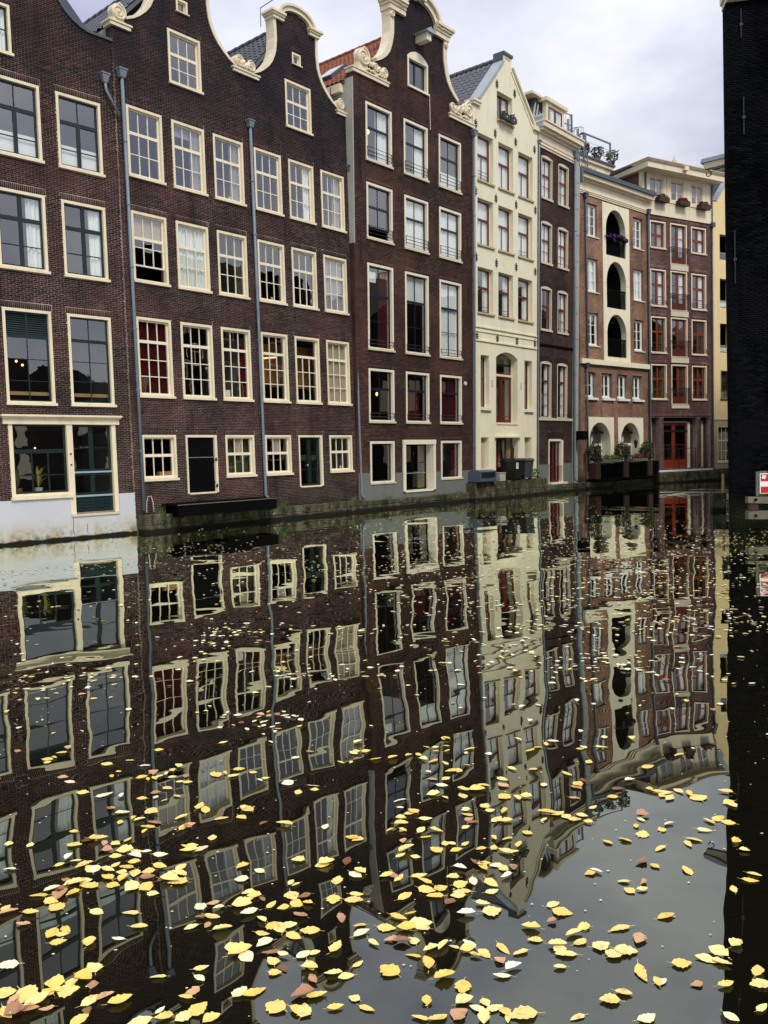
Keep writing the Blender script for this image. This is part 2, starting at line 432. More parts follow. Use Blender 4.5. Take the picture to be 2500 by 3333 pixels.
BRK = {}
def lay_bricks(H, outline, holes, mat, course=.050, length=.178, joint=.0105, proud=.008, single=0, soldier=(), v0=-.1, y=0., seed=1):
    rnd = random.Random(seed); rec = []
    cuts = list(holes) + [rect(*r) for r in soldier]
    vmax = max(p[1] for p in outline); k = 0
    v = max(v0, min(p[1] for p in outline))
    while v < vmax:
        vc = v+course/2
        iv = subtract(scan(outline, vc), [q for h in cuts for q in scan(h, vc)])
        off = (k % 2)*length/2 + rnd.uniform(-.012, .012)
        for a, b in iv:
            i = math.floor((a-off)/length); x = off+i*length
            while x < b:
                c0, c1 = max(x, a), min(x+length-joint, b)
                if c1-c0 > .02: rec.append((c0, c1, v+joint/2, v+course-joint/2, c0 == x and c1 == x+length-joint))
                x += length
        v += course; k += 1
    for r in soldier:
        x = r[0]; 
        while x < r[2]-.02:
            rec.append((x+joint/2, min(x+course, r[2])-joint/2, r[1]+joint/2, r[3]-joint/2, False)); x += course
    n = len(rec); A = np.array([q[:4] for q in rec], np.float64)
    tone = np.array([rnd.random()**1.6 for _ in rec])
    pr = proud*np.array([rnd.uniform(.55, 1.15) for _ in rec])
    solo = set()
    if single:
        full = [i for i in range(n) if rec[i][4]]
        cx, cy, cz = H.inv_cam
        full.sort(key=lambda i: (A[i, 0]-H.uc-cx)**2+(A[i, 2]-cz)**2)
        solo = set(full[:single])
        key = (mat.name, length, course)
        if key not in BRK:
            BRK[key] = []
            for q in range(6):
                m = MB(); l, c = (length-joint)/2, (course-joint)/2
                m.box(-l, l, -proud, .004, -c, c, 0, (q/5)**1.6*.98+.01)
                BRK[key].append(m.mesh('brick', mat))
        for i in sorted(solo):
            ux, uz = (A[i, 0]+A[i, 1])/2, (A[i, 2]+A[i, 3])/2
            link('brick', rnd.choice(BRK[key]), H.root, (ux-H.uc, y+rnd.uniform(-.001, .003), uz))
    keep = np.array([i not in solo for i in range(n)]); A, tone, pr = A[keep], tone[keep], pr[keep]; n = len(A)
    X0, X1, Z0, Z1 = A[:, 0]-H.uc, A[:, 1]-H.uc, A[:, 2], A[:, 3]; Yf = y-pr; Yb = np.full(n, y+.004)
    V = np.stack([np.stack(q, 1) for q in ((X0,Yf,Z0),(X1,Yf,Z0),(X1,Yf,Z1),(X0,Yf,Z1),(X0,Yb,Z0),(X1,Yb,Z0),(X1,Yb,Z1),(X0,Yb,Z1))], 1).reshape(-1, 3)
    F = np.array([(0,1,2,3),(3,2,6,7),(1,0,4,5),(1,5,6,2),(0,3,7,4)])
    L = (F[None]+(np.arange(n)*8)[:, None, None]).reshape(-1)
    me = bpy.data.meshes.new('brickwork'); me.vertices.add(len(V)); me.vertices.foreach_set('co', V.reshape(-1).astype(np.float32))
    me.loops.add(len(L)); me.loops.foreach_set('vertex_index', L.astype(np.int32))
    me.polygons.add(n*5); me.polygons.foreach_set('loop_start', (np.arange(n*5)*4).astype(np.int32)); me.polygons.foreach_set('loop_total', np.full(n*5, 4, np.int32))
    me.attributes.new('tone', 'FLOAT', 'FACE').data.foreach_set('value', np.repeat(tone, 5).astype(np.float32))
    me.materials.append(mat); me.update(calc_edges=True); me.validate()
    o = link('brickwork', me, H.root); o['kind'] = 'stuff'
    return o

PANES = {}
def pane(H, parent, a0, a1, b0, b1, y):
    w, h = round(a1-a0, 3), round(b1-b0, 3)
    if (w, h) not in PANES:
        m = MB(); m.add([(-w/2, 0, -h/2), (w/2, 0, -h/2), (w/2, 0, h/2), (-w/2, 0, h/2)], [(0, 1, 2, 3)])
        PANES[(w, h)] = m.mesh('pane', GLASS)
    o = link('pane', PANES[(w, h)], parent, ((a0+a1)/2-H.uc, y, (b0+b1)/2))
    o.rotation_euler = (random.gauss(0, .004), 0, random.gauss(0, .004))
    return o
def sash(H, parent, a0, b0, a1, b1, rows, cols, mat, y, stile=.042, bar=.022, d=.045, name='sash'):
    m = MB(); rows = [rows] if isinstance(rows, (int, float)) else rows
    if len(rows) == 1: rows = [1.0]*int(rows[0])
    m.box(a0, a0+stile, y, y+d, b0, b1); m.box(a1-stile, a1, y, y+d, b0, b1)
    m.box(a0+stile, a1-stile, y, y+d, b0, b0+stile); m.box(a0+stile, a1-stile, y, y+d, b1-stile, b1)
    x0, x1, z0, z1 = a0+stile, a1-stile, b0+stile, b1-stile
    xs = [x0+(x1-x0)*i/cols for i in range(cols+1)]
    tot = sum(rows); zs = [z1]
    for r in rows: zs.append(zs[-1]-(z1-z0)*r/tot)
    for x in xs[1:-1]: m.box(x-bar/2, x+bar/2, y+.006, y+d-.006, z0, z1)
    for z in zs[1:-1]: m.box(x0, x1, y+.008, y+d-.008, z-bar/2, z+bar/2)
    H.part(name, m, mat, parent)
    for i in range(len(zs)-1):
        for j in range(cols): pane(H, parent, xs[j], xs[j+1], zs[i+1], zs[i], y+d*.5)

def drape(H, parent, a0, a1, b0, b1, y, mat, name='curtain', amp=.025, wl=.13):
    m = MB(); n = max(4, int((a1-a0)/wl*6)); vs = []
    ph = random.random()*6
    for i in range(n+1):
        x = a0+(a1-a0)*i/n; yy = y+amp*sin(ph+2*pi*x/wl)+amp*.5*sin(x*17)
        vs += [(x, yy, b0), (x, yy, b1)]
    m.add(vs, [(2*i, 2*i+2, 2*i+3, 2*i+1) for i in range(n)])
    return H.part(name, m, mat, parent, smooth=True)
def flat(H, parent, a0, a1, b0, b1, y, mat, name='blind'):
    return H.part(name, MB().box(a0, a1, y, y+.008, b0, b1), mat, parent)

def fillwin(H, f, fill, a0, b0, a1, b1, y):
    w, h = a1-a0, b1-b0
    for c in fill.split('+'):
        if c == 'W': drape(H, f, a0-.03, a1+.03, b0-.03, b1+.03, y, CURT_W)
        elif c == 'wr': drape(H, f, a0+w*.66, a1+.04, b0-.03, b1+.03, y, CURT_W)
        elif c == 'wr5': drape(H, f, a0+w*.5, a1+.04, b0-.03, b1+.03, y, CURT_W)
        elif c == 'wl': drape(H, f, a0-.04, a0+w*.25, b0-.03, b1+.03, y, CURT_W)
        elif c == 'gr': drape(H, f, a0+w*.62, a1+.04, b0-.03, b1+.03, y, CURT_G)
        elif c == 'G': drape(H, f, a0-.03, a1+.03, b0-.03, b1+.03, y, CURT_G)
        elif c == 'low': flat(H, f, a0-.02, a1+.02, b0-.02, b0+h*.32, y, CURT_W)
        elif c == 'bt': flat(H, f, a0-.02, a1+.02, b1-h*.33, b1+.02, y, CURT_B)
        elif c == 'bw': flat(H, f, a0-.02, a1+.02, b1-h*.36, b1+.02, y, CURT_W)
        elif c == 'bg': flat(H, f, a0-.02, a1+.02, b1-h*.18, b1+.02, y, CURT_G)
        elif c == 'BB': flat(H, f, a0-.02, a1+.02, b0-.02, b1+.02, y, CURT_B)
        elif c == 'R': drape(H, f, a0-.03, a1+.03, b0-.03, b1+.03, y, CURT_R)
        elif c == 'rr': drape(H, f, a0+w*.5, a1+.04, b0-.03, b1+.03, y, CURT_R)
        elif c == 'rr3': drape(H, f, a0+w*.68, a1+.04, b0-.03, b0+h*.8, y, CURT_R)
        elif c == 'rl': drape(H, f, a0-.03, a0+w*.7, b0-.03, b0+h*.62, y, CURT_R)
        elif c == 'or': drape(H, f, a0+w*.68, a1+.04, b0-.03, b1+.03, y, CURT_O)
        elif c == 'O': drape(H, f, a0-.03, a1+.03, b0-.03, b1+.03, y+.1, CURT_O)
        elif c == 'warm':
            flat(H, f, a0-.3, a1+.9, b0+h*.32, b1+.1, y+.9, WARM, 'room_wall')
            m = MB().tube([(a0-.1, y+.5, b1-h*.36), (a1+.3, y+.65, b1-h*.27)], .03); H.part('strip_light', m, TUBE, f)
        elif c == 'warm2': flat(H, f, a0-.3, a1+.9, b0+h*.25, b1+.1, y+.8, WARM, 'room_wall')
        elif c == 'lamp':
            m = MB().ball((a0+w*.38, y+.25, b0+h*.60), .09, 10); H.part('lamp_shade', m, LAMP, f, True)
        elif c == 'slamp':
            m = MB().ball((a0+w*.62, y+.2, b0+h*.55), .05, 10, 0, 1.5); H.part('lamp_shade', m, LAMP, f, True)
        elif c == 'lamps':
            m = MB()
            for q, z in ((.05, .44), (.14, .42), (.38, .47), (.52, .43)): m.ball((a0+w*q, y+.35, b0+h*z), .035, 8)
            H.part('lamp_bulbs', m, LAMP, f, True)
            H.part('bench_rail', MB().box(a0, a1, y+.05, y+.08, b0+.17, b0+.26), WOODP, f)
        elif c == 'bench': H.part('bench_rail', MB().box(a0, a1, y+.05, y+.08, b0+.17, b0+.26), WOODP, f)
        elif c == 'paper': H.part('paper', MB().box(a0+w*.36, a0+w*.66, y-.03, y-.026, b0+h*.55, b1-.04), CURT_B, f)
        elif c == 'card': H.part('photo_card', MB().box(a0+w*.05, a0+w*.3, y-.03, y-.026, b0+.06, b0+.25), LABELW, f)
        elif c == 'box': H.part('cardboard_box', MB().box(a0+w*.55, a1-.03, y-.04, y+.1, b0, b0+.16), WOODP, f)
        elif c == 'vase':
            m = MB().tube([(a0+w*.6, y, b0), (a0+w*.6, y, b0+.14)], [.05, .03]); H.part('ornament', m, SKIN_PL, f, True)
        elif c == 'fan':
            m = MB().box(a0+.06, a0+w*.42, y-.04, y, b1-h*.19, b1-h*.06); m.disc(a0+w*.22, b1-h*.125, .09, y-.05, y-.04)
            H.part('extractor_fan', m, CURT_W, f)
            m = MB()
            for q in range(5): m.box(a0+w*(.60+q*.07), a0+w*(.64+q*.07), y-.04, y-.02, b1-h*.12, b1-h*.03)
            H.part('vent_grille', m, CURT_B, f)
        elif c == 'gold':
            m = MB(); cx, cz = a0+w*.52, b0+h*.62
            m.tube([(cx+.30*cos(t), y, cz+.30*sin(t)) for t in np.linspace(-.5, pi+.5, 18)], .012, 5)
            m.tube([(cx, y, cz-.3), (cx, y, cz+.3)], .012, 5); m.tube([(cx-.18, y, cz+.06), (cx+.18, y, cz+.06)], .012, 5)
            m.box(cx-.16, cx+.16, y, y+.02, cz-.36, cz-.32); m.ball((cx-.42, y, cz-.40), .05); m.ball((cx+.40, y, cz-.42), .05)
            H.part('gilt_ornament', m, CURT_B, f)

def window(H, u0, v0, u1, v1, F, S, lay, fw=.072, sill=.07, sillm=None, rec=0., fill='d', arch=0., rail=0, dep=.15, name='window', stile=.042, bar=.024, sillout=.05, cut=True, sash_in=.085, label=None, frame=True):
    y0 = rec-.02; y1 = y0+dep
    a0, a1, b0, b1 = u0+fw, u1-fw, v0+sill+fw*.5, v1-fw-arch
    m = MB()
    m.box(u0, a0, y0, y1, v0+sill, v1-arch); m.box(a1, u1, y0, y1, v0+sill, v1-arch)
    m.box(a0, a1, y0+.004, y1, v0+sill, b0)
    if arch > 0: m.prism([(a0, b1), (a1, b1), (a1, v1-arch)] + segtop(u0, u1, v1-arch, arch)[0:] + [(a0, v1-arch)], y0+.004, y1)
    else: m.box(a0, a1, y0+.004, y1, b1, v1)
    f = H.part(name, m, F, label=label)
    if sill > 0:
        H.part('sill', MB().box(u0-.02, u1+.035, y0-sillout, y0+.03, v0, v0+sill-.002), sillm or F, f)
    if cut:
        e = .008
        H.holes.append([(u0+e, v0+sill), (u1-e, v0+sill)] + ([(u1-e, v1-e)] + [(u0+e, v1-e)] if not arch else segtop(u0+e, u1-e, v1-arch, arch-e)))
        H.cut.append([(u0-.002, v0), (u1+.002, v0)] + ([(u1+.002, v1), (u0-.002, v1)] if not arch else segtop(u0-.002, u1+.002, v1-arch, arch)))
    ys = y0+sash_in; top = b1
    for fr, spec in lay:
        bot = top-(b1-b0)*fr
        if spec == 'louver':
            mid = (a0+a1)/2
            mm = MB(); mm.box(a0, a0+.04, ys, ys+.04, bot, top); mm.box(a1-.04, a1, ys, ys+.04, bot, top); mm.box(mid-.025, mid+.025, ys, ys+.04, bot, top)
            mm.box(a0+.04, a1-.04, ys+.002, ys+.04, bot, bot+.06); mm.box(a0+.04, a1-.04, ys+.002, ys+.04, top-.04, top)
            H.part('louver_frame', mm, S, f)
            for sa, sb in ((a0+.04, mid-.025), (mid+.025, a1-.04)):
                z = bot+.08
                while z < top-.05:
                    q = MB(); q.add([(sa, ys, z), (sb, ys, z), (sb, ys+.03, z+.05), (sa, ys+.03, z+.05), (sa, ys, z-.008), (sb, ys, z-.008), (sb, ys+.03, z+.042), (sa, ys+.03, z+.042)], [(0,1,2,3), (7,6,5,4), (0,4,5,1)])
                    H.part('slat', q, S, f); z += .055
        elif spec:
            x = a0; tw = sum(q[0] for q in spec)
            for wq, rows, cols in spec:
                x2 = x+(a1-a0)*wq/tw
                sash(H, f, x, bot, x2, top, rows, cols, S, ys, stile, bar)
                x = x2
        top = bot
    if fill and fill != 'd': fillwin(H, f, fill, a0, b0, a1, b1, ys+.085)
    if rail:
        mm = MB(); zz = [b0+.12+i*.13 for i in range(rail)]
        for z in zz: mm.tube([(a0-.03, y0-.03, z), (a1+.03, y0-.03, z)], .011, 5)
        for x in (a0-.03, a1+.03): mm.tube([(x, y0-.03, zz[0]-.06), (x, y0-.03, zz[-1])], .011, 5)
        for x in (a0-.03, a1+.03): mm.tube([(x, y0-.03, zz[-1]), (x, y0+.02, zz[-1])], .011, 5)
        H.part('window_bar', mm, IRON, f)
    return f

def wall(H, outline, mat, thick=.32, name='wall', holes=None, y=0.):
    return H.part(name, MB().prism(outline, y, y+thick, H.holes if holes is None else holes), mat)

def shell(H, u0, u1, ve, depth, mat, ridge=None, roofm=None):
    m = MB(); e = .004
    m.box(u0+e, u0+.2, .30, depth, .0, ve); m.box(u1-.2, u1-e, .30, depth, .0, ve); m.box(u0+.2, u1-.2, depth-.2, depth, .0, ve)
    H.part('side_wall', m, mat)
    m = MB()
    for z in np.arange(2.9, ve-.5, 3.0): m.box(u0+.2, u1-.2, .33, depth-.2, z, z+.1)
    m.box(u0+.2, u1-.2, .33, depth-.2, -.1, .05); m.box(u0+.2, u1-.2, 2.6, 2.7, 0, ve)
    H.part('floor', m, DARKIN)
    if ridge is None: H.part('flat_roof', MB().box(u0, u1, .0 if roofm else .3, depth, ve, ve+.1), roofm or LEADG)

def tiled_roof(H, ue, ve, ur, vr, y0, y1, mat, tw=.23, tl=.30, tiles=True, maxn=300, name='roof'):
    """one slope from eave (ue,ve) to ridge (ur,vr); pantiles laid as objects"""
    L = sqrt((ur-ue)**2+(vr-ve)**2); sx, sz = (ur-ue)/L, (vr-ve)/L; s = 1 if ur > ue else -1
    nx, nz = -sz*s, sx*s
    m = MB(); t = .10
    q = [(ue, ve), (ur, vr), (ur-nx*t, vr-nz*t), (ue-nx*t, ve-nz*t)]
    m.prism(q, y0, y1); rf = H.part(name, m, LEADG)
    if not tiles: return rf
    n = 7; prof = []
    for i in range(n):
        a = i/(n-1); prof.append((a*tw*1.04, .020+.026*sin(2*pi*a-.6)+.006))
    mt = MB(); vs = []
    for k, (along, lift) in enumerate(((0., .022), (tl*1.16, .002))):
        for py, ph in prof: vs.append((sx*along+nx*(ph+lift), py, sz*along+nz*(ph+lift)))
    for py, ph in prof: vs.append((nx*(ph+.004), py, nz*(ph+.004)))
    fs = [(i, i+1, n+i+1, n+i) for i in range(n-1)] + [(2*n+i, 2*n+i+1, i+1, i) for i in range(n-1)]
    mt.add(vs, fs); me = mt.mesh('tile', mat, smooth=False)
    cells = []
    for r in range(int(L/tl)):
        for c in range(int((y1-y0)/tw)): cells.append((r, c))
    cx, cy, cz = H.inv_cam
    cells.sort(key=lambda q: q[1]*tw - q[0]*tl*.45)
    rest = MB()
    for k, (r, c) in enumerate(cells):
        p = (ue+sx*r*tl+nx*random.uniform(0, .006), y0+c*tw, ve+sz*r*tl+nz*random.uniform(0, .006))
        if k < maxn: link('tile', me, rf, (p[0]-H.uc, p[1], p[2]))
        else: rest.add([(a+p[0], b+p[1], c2+p[2]) for a, b, c2 in vs], fs)
    if rest.v: H.part('tile_field', rest, mat, rf, kind='stuff')
    mr = MB()
    nr = int((y1-y0)/.36)
    for i in range(nr):
        yy = y0+(y1-y0)*i/nr; l = (y1-y0)/nr
        mr2 = MB().tube([(ur, yy, vr+.03), (ur, yy+l*1.04, vr+.025)], [.12, .105], 8); H.part('ridge_tile', mr2, mat, rf, True)
    return rf

def drainpipe(H, u, vtop, vbot, mat=ZINC, r=.045, y=-.09, hopper=True, du=0., foot=True, hs=1.):
    pts = [(u, y, vtop), (u+du*.5, y, (vtop+vbot)/2), (u+du, y, vbot)]
    if foot: pts += [(u+du+.03, y-.02, vbot-.08), (u+du+.10, y-.10, vbot-.15)]
    p = H.part('drainpipe', MB().tube(pts, r, 10), mat, smooth=True)
    n = int((vtop-vbot)/1.75)
    for i in range(1, n+1):
        z = vbot+(vtop-vbot)*i/(n+1); uu = u+du*(vtop-z)/(vtop-vbot)
        H.part('pipe_bracket', MB().tube([(uu, y, z-.02), (uu, y, z+.02)], r*1.28, 10).box(uu-.012, uu+.012, y, .0, z-.012, z+.012), mat, p)
    if hopper:
        m = MB(); a, b = .12*hs, .08*hs
        vs = [(u-a, y-b-.02, vtop+.2*hs), (u+a, y-b-.02, vtop+.2*hs), (u+a, .0, vtop+.2*hs), (u-a, .0, vtop+.2*hs), (u-b, y-b*.8, vtop), (u+b, y-b*.8, vtop), (u+b, y+b*.8, vtop), (u-b, y+b*.8, vtop)]
        m.add(vs, [(0,1,5,4), (1,2,6,5), (2,3,7,6), (3,0,4,7), (4,5,6,7), (0,3,2,1)])
        m.box(u-a*1.12, u+a*1.12, y-b-.035, -.001, vtop+.2*hs, vtop+.235*hs)
        H.part('rain_hopper', m, mat, p)
    return p

def leafcloud(n, rx, ry, rz, size, mat, seed, cx=0, cy=0, cz=0, up=.3, shell_=.5):
    """a crown of small leaf faces; tone varies per leaf"""
    rnd = random.Random(seed); m = MB()
    for i in range(n):
        while True:
            p = Vector((rnd.uniform(-1, 1), rnd.uniform(-1, 1), rnd.uniform(-1, 1)))
            l = p.length
            if l < 1 and l > shell_*rnd.random(): break
        lump = 1+.22*sin(p.x*5+seed)*cos(p.z*6+seed*2)
        c = Vector((cx+p.x*rx*lump, cy+p.y*ry*lump, cz+p.z*rz*lump))
        a = Vector((rnd.gauss(0, 1), rnd.gauss(0, 1), rnd.gauss(0, 1)+up)).normalized(); b = a.orthogonal().normalized()
        b = (b*cos(rnd.random()*6)+a.cross(b)*sin(rnd.random()*6)).normalized()
        s = size*rnd.uniform(.6, 1.3); w = a.cross(b)*s*.4
        m.add([c-b*s*.5, c+w, c+b*s*.6, c-w], [(0, 1, 2, 3)], 0, min(.99, max(.01, .5+.35*p.z+rnd.uniform(-.3, .3))))
    return m

# =================================================================== WATER AND QUAYS
m = MB(); m.box(-150, 150, -60, 240, -.5, 0.)
w_ob = link('canal_water', m.mesh('canal_water', WATER)); w_ob['kind'] = 'structure'
def quay(o, h, u0, u1, w, v, vb=-.4, mat=QUAY, name='quay_wall', rough=.02, seed=1, blocks=True):
    """a low stone ledge in front of a facade, built of separate stones"""
    rnd = random.Random(seed); uc = (u0+u1)/2
    root = link(name, MB().box(u0-uc, u1-uc, -w+.03, .35, vb, v-.03).mesh(name, mat), None, world_pt(o, h, uc)); root.rotation_euler = (0, 0, radians(90-h)); root['kind'] = 'structure'
    x = u0
    while x < u1-.05:
        l = min(rnd.uniform(.55, 1.25), u1-x)
        a, b = x-uc+.006, x+l-uc-.006
        j = rnd.uniform(-rough, rough); k = rnd.uniform(-rough, rough)*.5; zb = v*.45+rnd.uniform(-.04, .04)
        for (c0, c1, e) in ((zb+.006, v+k, 0.), (vb, zb-.006, rnd.uniform(0, .03))):
            mb = MB(); ch = .022
            mb.add([(a, -w+j-e+ch, c0), (b, -w+j-e+ch, c0), (b, -w+j-e, c0+ch), (a, -w+j-e, c0+ch), (a, -w+j-e, c1-ch), (b, -w+j-e, c1-ch), (b, -w+j-e+ch, c1), (a, -w+j-e+ch, c1), (b, .0, c1), (a, .0, c1), (a, 0., c0), (b, 0., c0)],
                   [(0,1,2,3), (3,2,5,4), (4,5,6,7), (7,6,8,9), (0,3,4,7,9,10), (1,11,8,6,5,2)])
            link('stone', mb.mesh('stone', mat), root)
        x += l
    return root
quay(O_A, 40.8, -3.15, -1.95, .34, .52, seed=2)
quay(O_A, 40.8, -1.93, 1.45, .30, .40, seed=3)
quay(O_A, 40.8, 1.47, 6.05, .30, .42, seed=4)
quay(O_A, 40.8, 6.1, 12.75, .22, .36, seed=5)
quay(O_A, 40.8, 12.8, 18.72, .55, .76, seed=6, rough=.03)
quay(O_A, 40.8, 18.74, 22.9, .40, .36, seed=7)

# =================================================================== HOUSE ONE
def house_brick():
    o1 = world_pt(O_A, 40.8, -2.6)
    H = House('brick_house', 'dark brick house at the far left with green sash windows and white plaster base', (o1.x, o1.y), 45, -6.3, -.62)
    BR = brick_mat('brown_brick', (.013, .0075, .009), (.086, .029, .026), (11.6, 14.5)); MO = mortar_mat('pale_mortar', (.36, .285, .235), (11.4, 13.6))
    six = lambda t: [(t, [(1, 1, 2)]), (1-t, [(1, [.62, .38], 1), (1, [.62, .38], 1)])]
    cols = [(-5.66, -4.40), (-3.97, -2.72), (-2.29, -1.06)]
    for i, (a, b) in enumerate(cols):
        window(H, a, 9.72, b, 11.67, CREAM, GREEN_D, [(.36, [(1, 1, 2)]), (.64, [(1, [.62, .38], 1), (1, [.62, .38], 1)])], fill='low', stile=.05)
        window(H, a, 6.92, b, 8.92, CREAM, GREEN_D, [(.34, [(1, 1, 1), (1, 1, 1)]), (.66, [(1, [.55, .45], 1), (1, [.55, .45], 1)])], fill='wr', stile=.05)
        if i == 1: window(H, a, 3.53, b, 5.97, CREAM, GREEN_D, [(.27, 'louver'), (.73, [(1, [.34, .35, .31], 2)])], fill='lamps', bar=.018, stile=.04)
        else: window(H, a, 3.53, b, 5.97, CREAM, GREEN_D, [(.27, [(1, 1, 2)]), (.73, [(1, 3, 2)])], fill='bench', bar=.018, stile=.04)
        for v in (11.67, 8.92, 5.97): H.soldier.append((a-.03, v+.004, b+.03, v+.165))
    window(H, -4.30, 12.20, -3.36, 13.44, CREAM, GREEN_D, [(1, [(1, 2, 2)])], fill='W', fw=.06); H.soldier.append((-4.33, 13.444, -3.33, 13.60))
    # shop front
    H.holes.append(rect(-3.97, 1.21, -2.34, 3.04)); H.holes.append(rect(-2.38, .70, -1.09, 3.04)) if False else H.holes.append([(-3.97, 1.21), (-2.42, 1.21), (-2.42, .70), (-1.09, .70), (-1.09, 3.04), (-3.97, 3.04)])
    H.holes.pop(-2)
    m = MB(); m.box(-3.98, -3.88, -.02, .16, 1.20, 3.05); m.box(-2.48, -2.32, -.035, .16, .66, 3.05); m.box(-1.20, -1.08, -.02, .16, .66, 3.05); m.box(-3.88, -2.48, -.016, .16, 1.20, 1.27)
    sf = H.part('shop_front', m, CREAM)
    H.part('sill', MB().box(-4.02, -2.40, -.10, -.02, 1.12, 1.198), CREAM, sf)
    H.part('door_sill', MB().box(-2.46, -1.10, -.08, .1, .60, .655), STONE_C, sf)
    m = MB()
    for z in (1.98, 2.27): m.disc(-2.40, z, .025, -.05, -.03, 10)
    H.part('bolt_head', m, IRON, sf)
    m = MB(); m.box(-4.12, -.98, -.06, -.0, 3.05, 3.20); m.box(-4.15, -.95, -.11, .0, 3.20, 3.24); m.box(-4.18, -.93, -.16, .0, 3.24, 3.29)
    H.part('cornice', m, CREAM, sf)
    sash(H, sf, -3.88, 2.36, -2.48, 3.05, 1, 1, GREEN_D, .06, .05); sash(H, sf, -3.88, 1.27, -2.48, 2.36, [.58, .42], 3, GREEN_D, .06, .055, .03)
    sash(H, sf, -2.32, 1.80, -1.76, 3.05, [.5, .5], 1, GREEN_D, .08, .06, .02); sash(H, sf, -1.76, 1.80, -1.20, 3.05, [.5, .5], 1, GREEN_D, .08, .06, .02)
    sash(H, sf, -2.32, 1.16, -1.76, 1.75, 1, 1, GREEN_D, .08, .06); sash(H, sf, -1.76, 1.16, -1.20, 1.75, 1, 1, GREEN_D, .08, .06)
    m = MB(); m.box(-2.32, -1.20, .05, .1, 1.752, 1.798); m.box(-2.32, -1.20, .05, .1, 1.11, 1.158)
    H.part('weather_bar', m, ZINC_L, sf)
    m = MB(); m.box(-2.32, -1.20, .09, .13, .66, 1.11)
    for i in range(4): m.box(-2.26, -1.82, .075, .095, .72+.09*i, .79+.09*i); m.box(-1.70, -1.26, .075, .095, .72+.09*i, .79+.09*i)
    H.part('door_panel', m, GREEN_D, sf)
    m = MB()
    for x, z in ((-3.72, 2.42), (-2.95, 2.46), (-3.55, 2.62)): m.ball((x, .9, z), .028, 8)
    H.part('lamp_bulbs', m, LAMP, sf, True)
    # plaster base
    poly = [(-6.3, -.3), (-.60, -.3), (-.60, 1.155), (-1.075, 1.155), (-1.075, .60), (-2.47, .60), (-2.47, 1.115), (-6.3, 1.115)]
    H.part('plaster_base', MB().prism(poly, -.045, .0), PLASTER_W)
    out = [(-6.3, -.3), (-.62, -.3), (-.62, 13.43), (-1.3, 13.44), (-1.5, 13.50), (-1.72, 13.62), (-1.92, 13.78), (-2.12, 14.02), (-2.28, 14.35), (-2.4, 14.8), (-2.45, 15.5), (-2.45, 16.6), (-4.45, 16.6), (-4.45, 15.5), (-4.5, 14.8), (-4.62, 14.35), (-4.8, 14.0), (-5.1, 13.68), (-5.5, 13.48), (-6.3, 13.43)]
    wall(H, out, MO)
    lay_bricks(H, out, H.cut + [poly, [(-3.985, 1.1), (-1.075, 1.1), (-1.075, 3.06), (-3.985, 3.06)]] , BR, soldier=H.soldier, v0=1.1, single=300, seed=11)
    m = MB(); m.band(out[2:12], .07, -.05, .36, side=-1); H.part('coping', m, LEADG)
    H.part('crack', MB().band([(-2.44, .60), (-2.43, .42), (-2.45, .25), (-2.42, .12)], .014, -.0465, -.045), IRON)
    H.part('rust_stain', MB().band([(-2.06, .38), (-2.05, .28), (-2.08, .16)], .018, -.0465, -.045), paint('rust', (.20, .09, .03), .5, .9))
    shell(H, -6.3, -.62, 13.3, 7, GREYPL, True)
    H.part('roof', MB().prism([(-6.3, 13.2), (-.7, 13.2), (-3.45, 16.2)], .3, 7), LEADG)
    # rain pipe joining the neighbour's
    p = H.part('drainpipe', MB().tube([(-.92, -.09, 12.28), (-.90, -.10, 12.05), (-.58, -.16, 11.45)], .04, 10), ZINC, smooth=True)
    m = MB(); m.add([(-1.03, -.18, 12.45), (-.81, -.18, 12.45), (-.81, -.0, 12.45), (-1.03, -.0, 12.45), (-.98, -.14, 12.24), (-.86, -.14, 12.24), (-.86, -.04, 12.24), (-.98, -.04, 12.24)], [(0,1,5,4), (1,2,6,5), (2,3,7,6), (3,0,4,7), (4,5,6,7), (0,3,2,1)])
    m.box(-1.05, -.79, -.195, -.002, 12.45, 12.48); H.part('rain_hopper', m, ZINC, p)
    # two house plants behind the shop window
    for k, (x, mat, lab) in enumerate(((-3.66, FOL_G, 'leafy plant with a white flower behind the left shop window pane'), (-3.12, FOL_Y, 'tall yellow green plant in a white pot behind the shop window'))):
        w = H.root.matrix_world @ Vector((x-H.uc, .42, 1.24))
        t = thing('potted_plant', lab, 'plant', w, H.root.rotation_euler.z, 'plants in the shop window')
        link('pot', MB().tube([(0, 0, 0), (0, 0, .17)], [.09, .12], 12).mesh('pot', SKIN_PL if k else TERRA), t)
        mm = MB(); rnd = random.Random(k)
        for i in range(14):
            a = rnd.random()*6.3; l = rnd.uniform(.18, .33); h = rnd.uniform(.25, .62)
            b = Vector((cos(a)*l, sin(a)*l*.5, .16+h)); mid = Vector((b.x*.4, b.y*.4, .16+h*.75)); sd_ = Vector((-sin(a), cos(a), 0))*.03
            mm.add([Vector((0, 0, .15)), mid+sd_, b, mid-sd_], [(0, 1, 2, 3)], 0, rnd.random()*.9+.05)
        link('foliage', mm.mesh('foliage', mat), t)
    return H
house_brick()

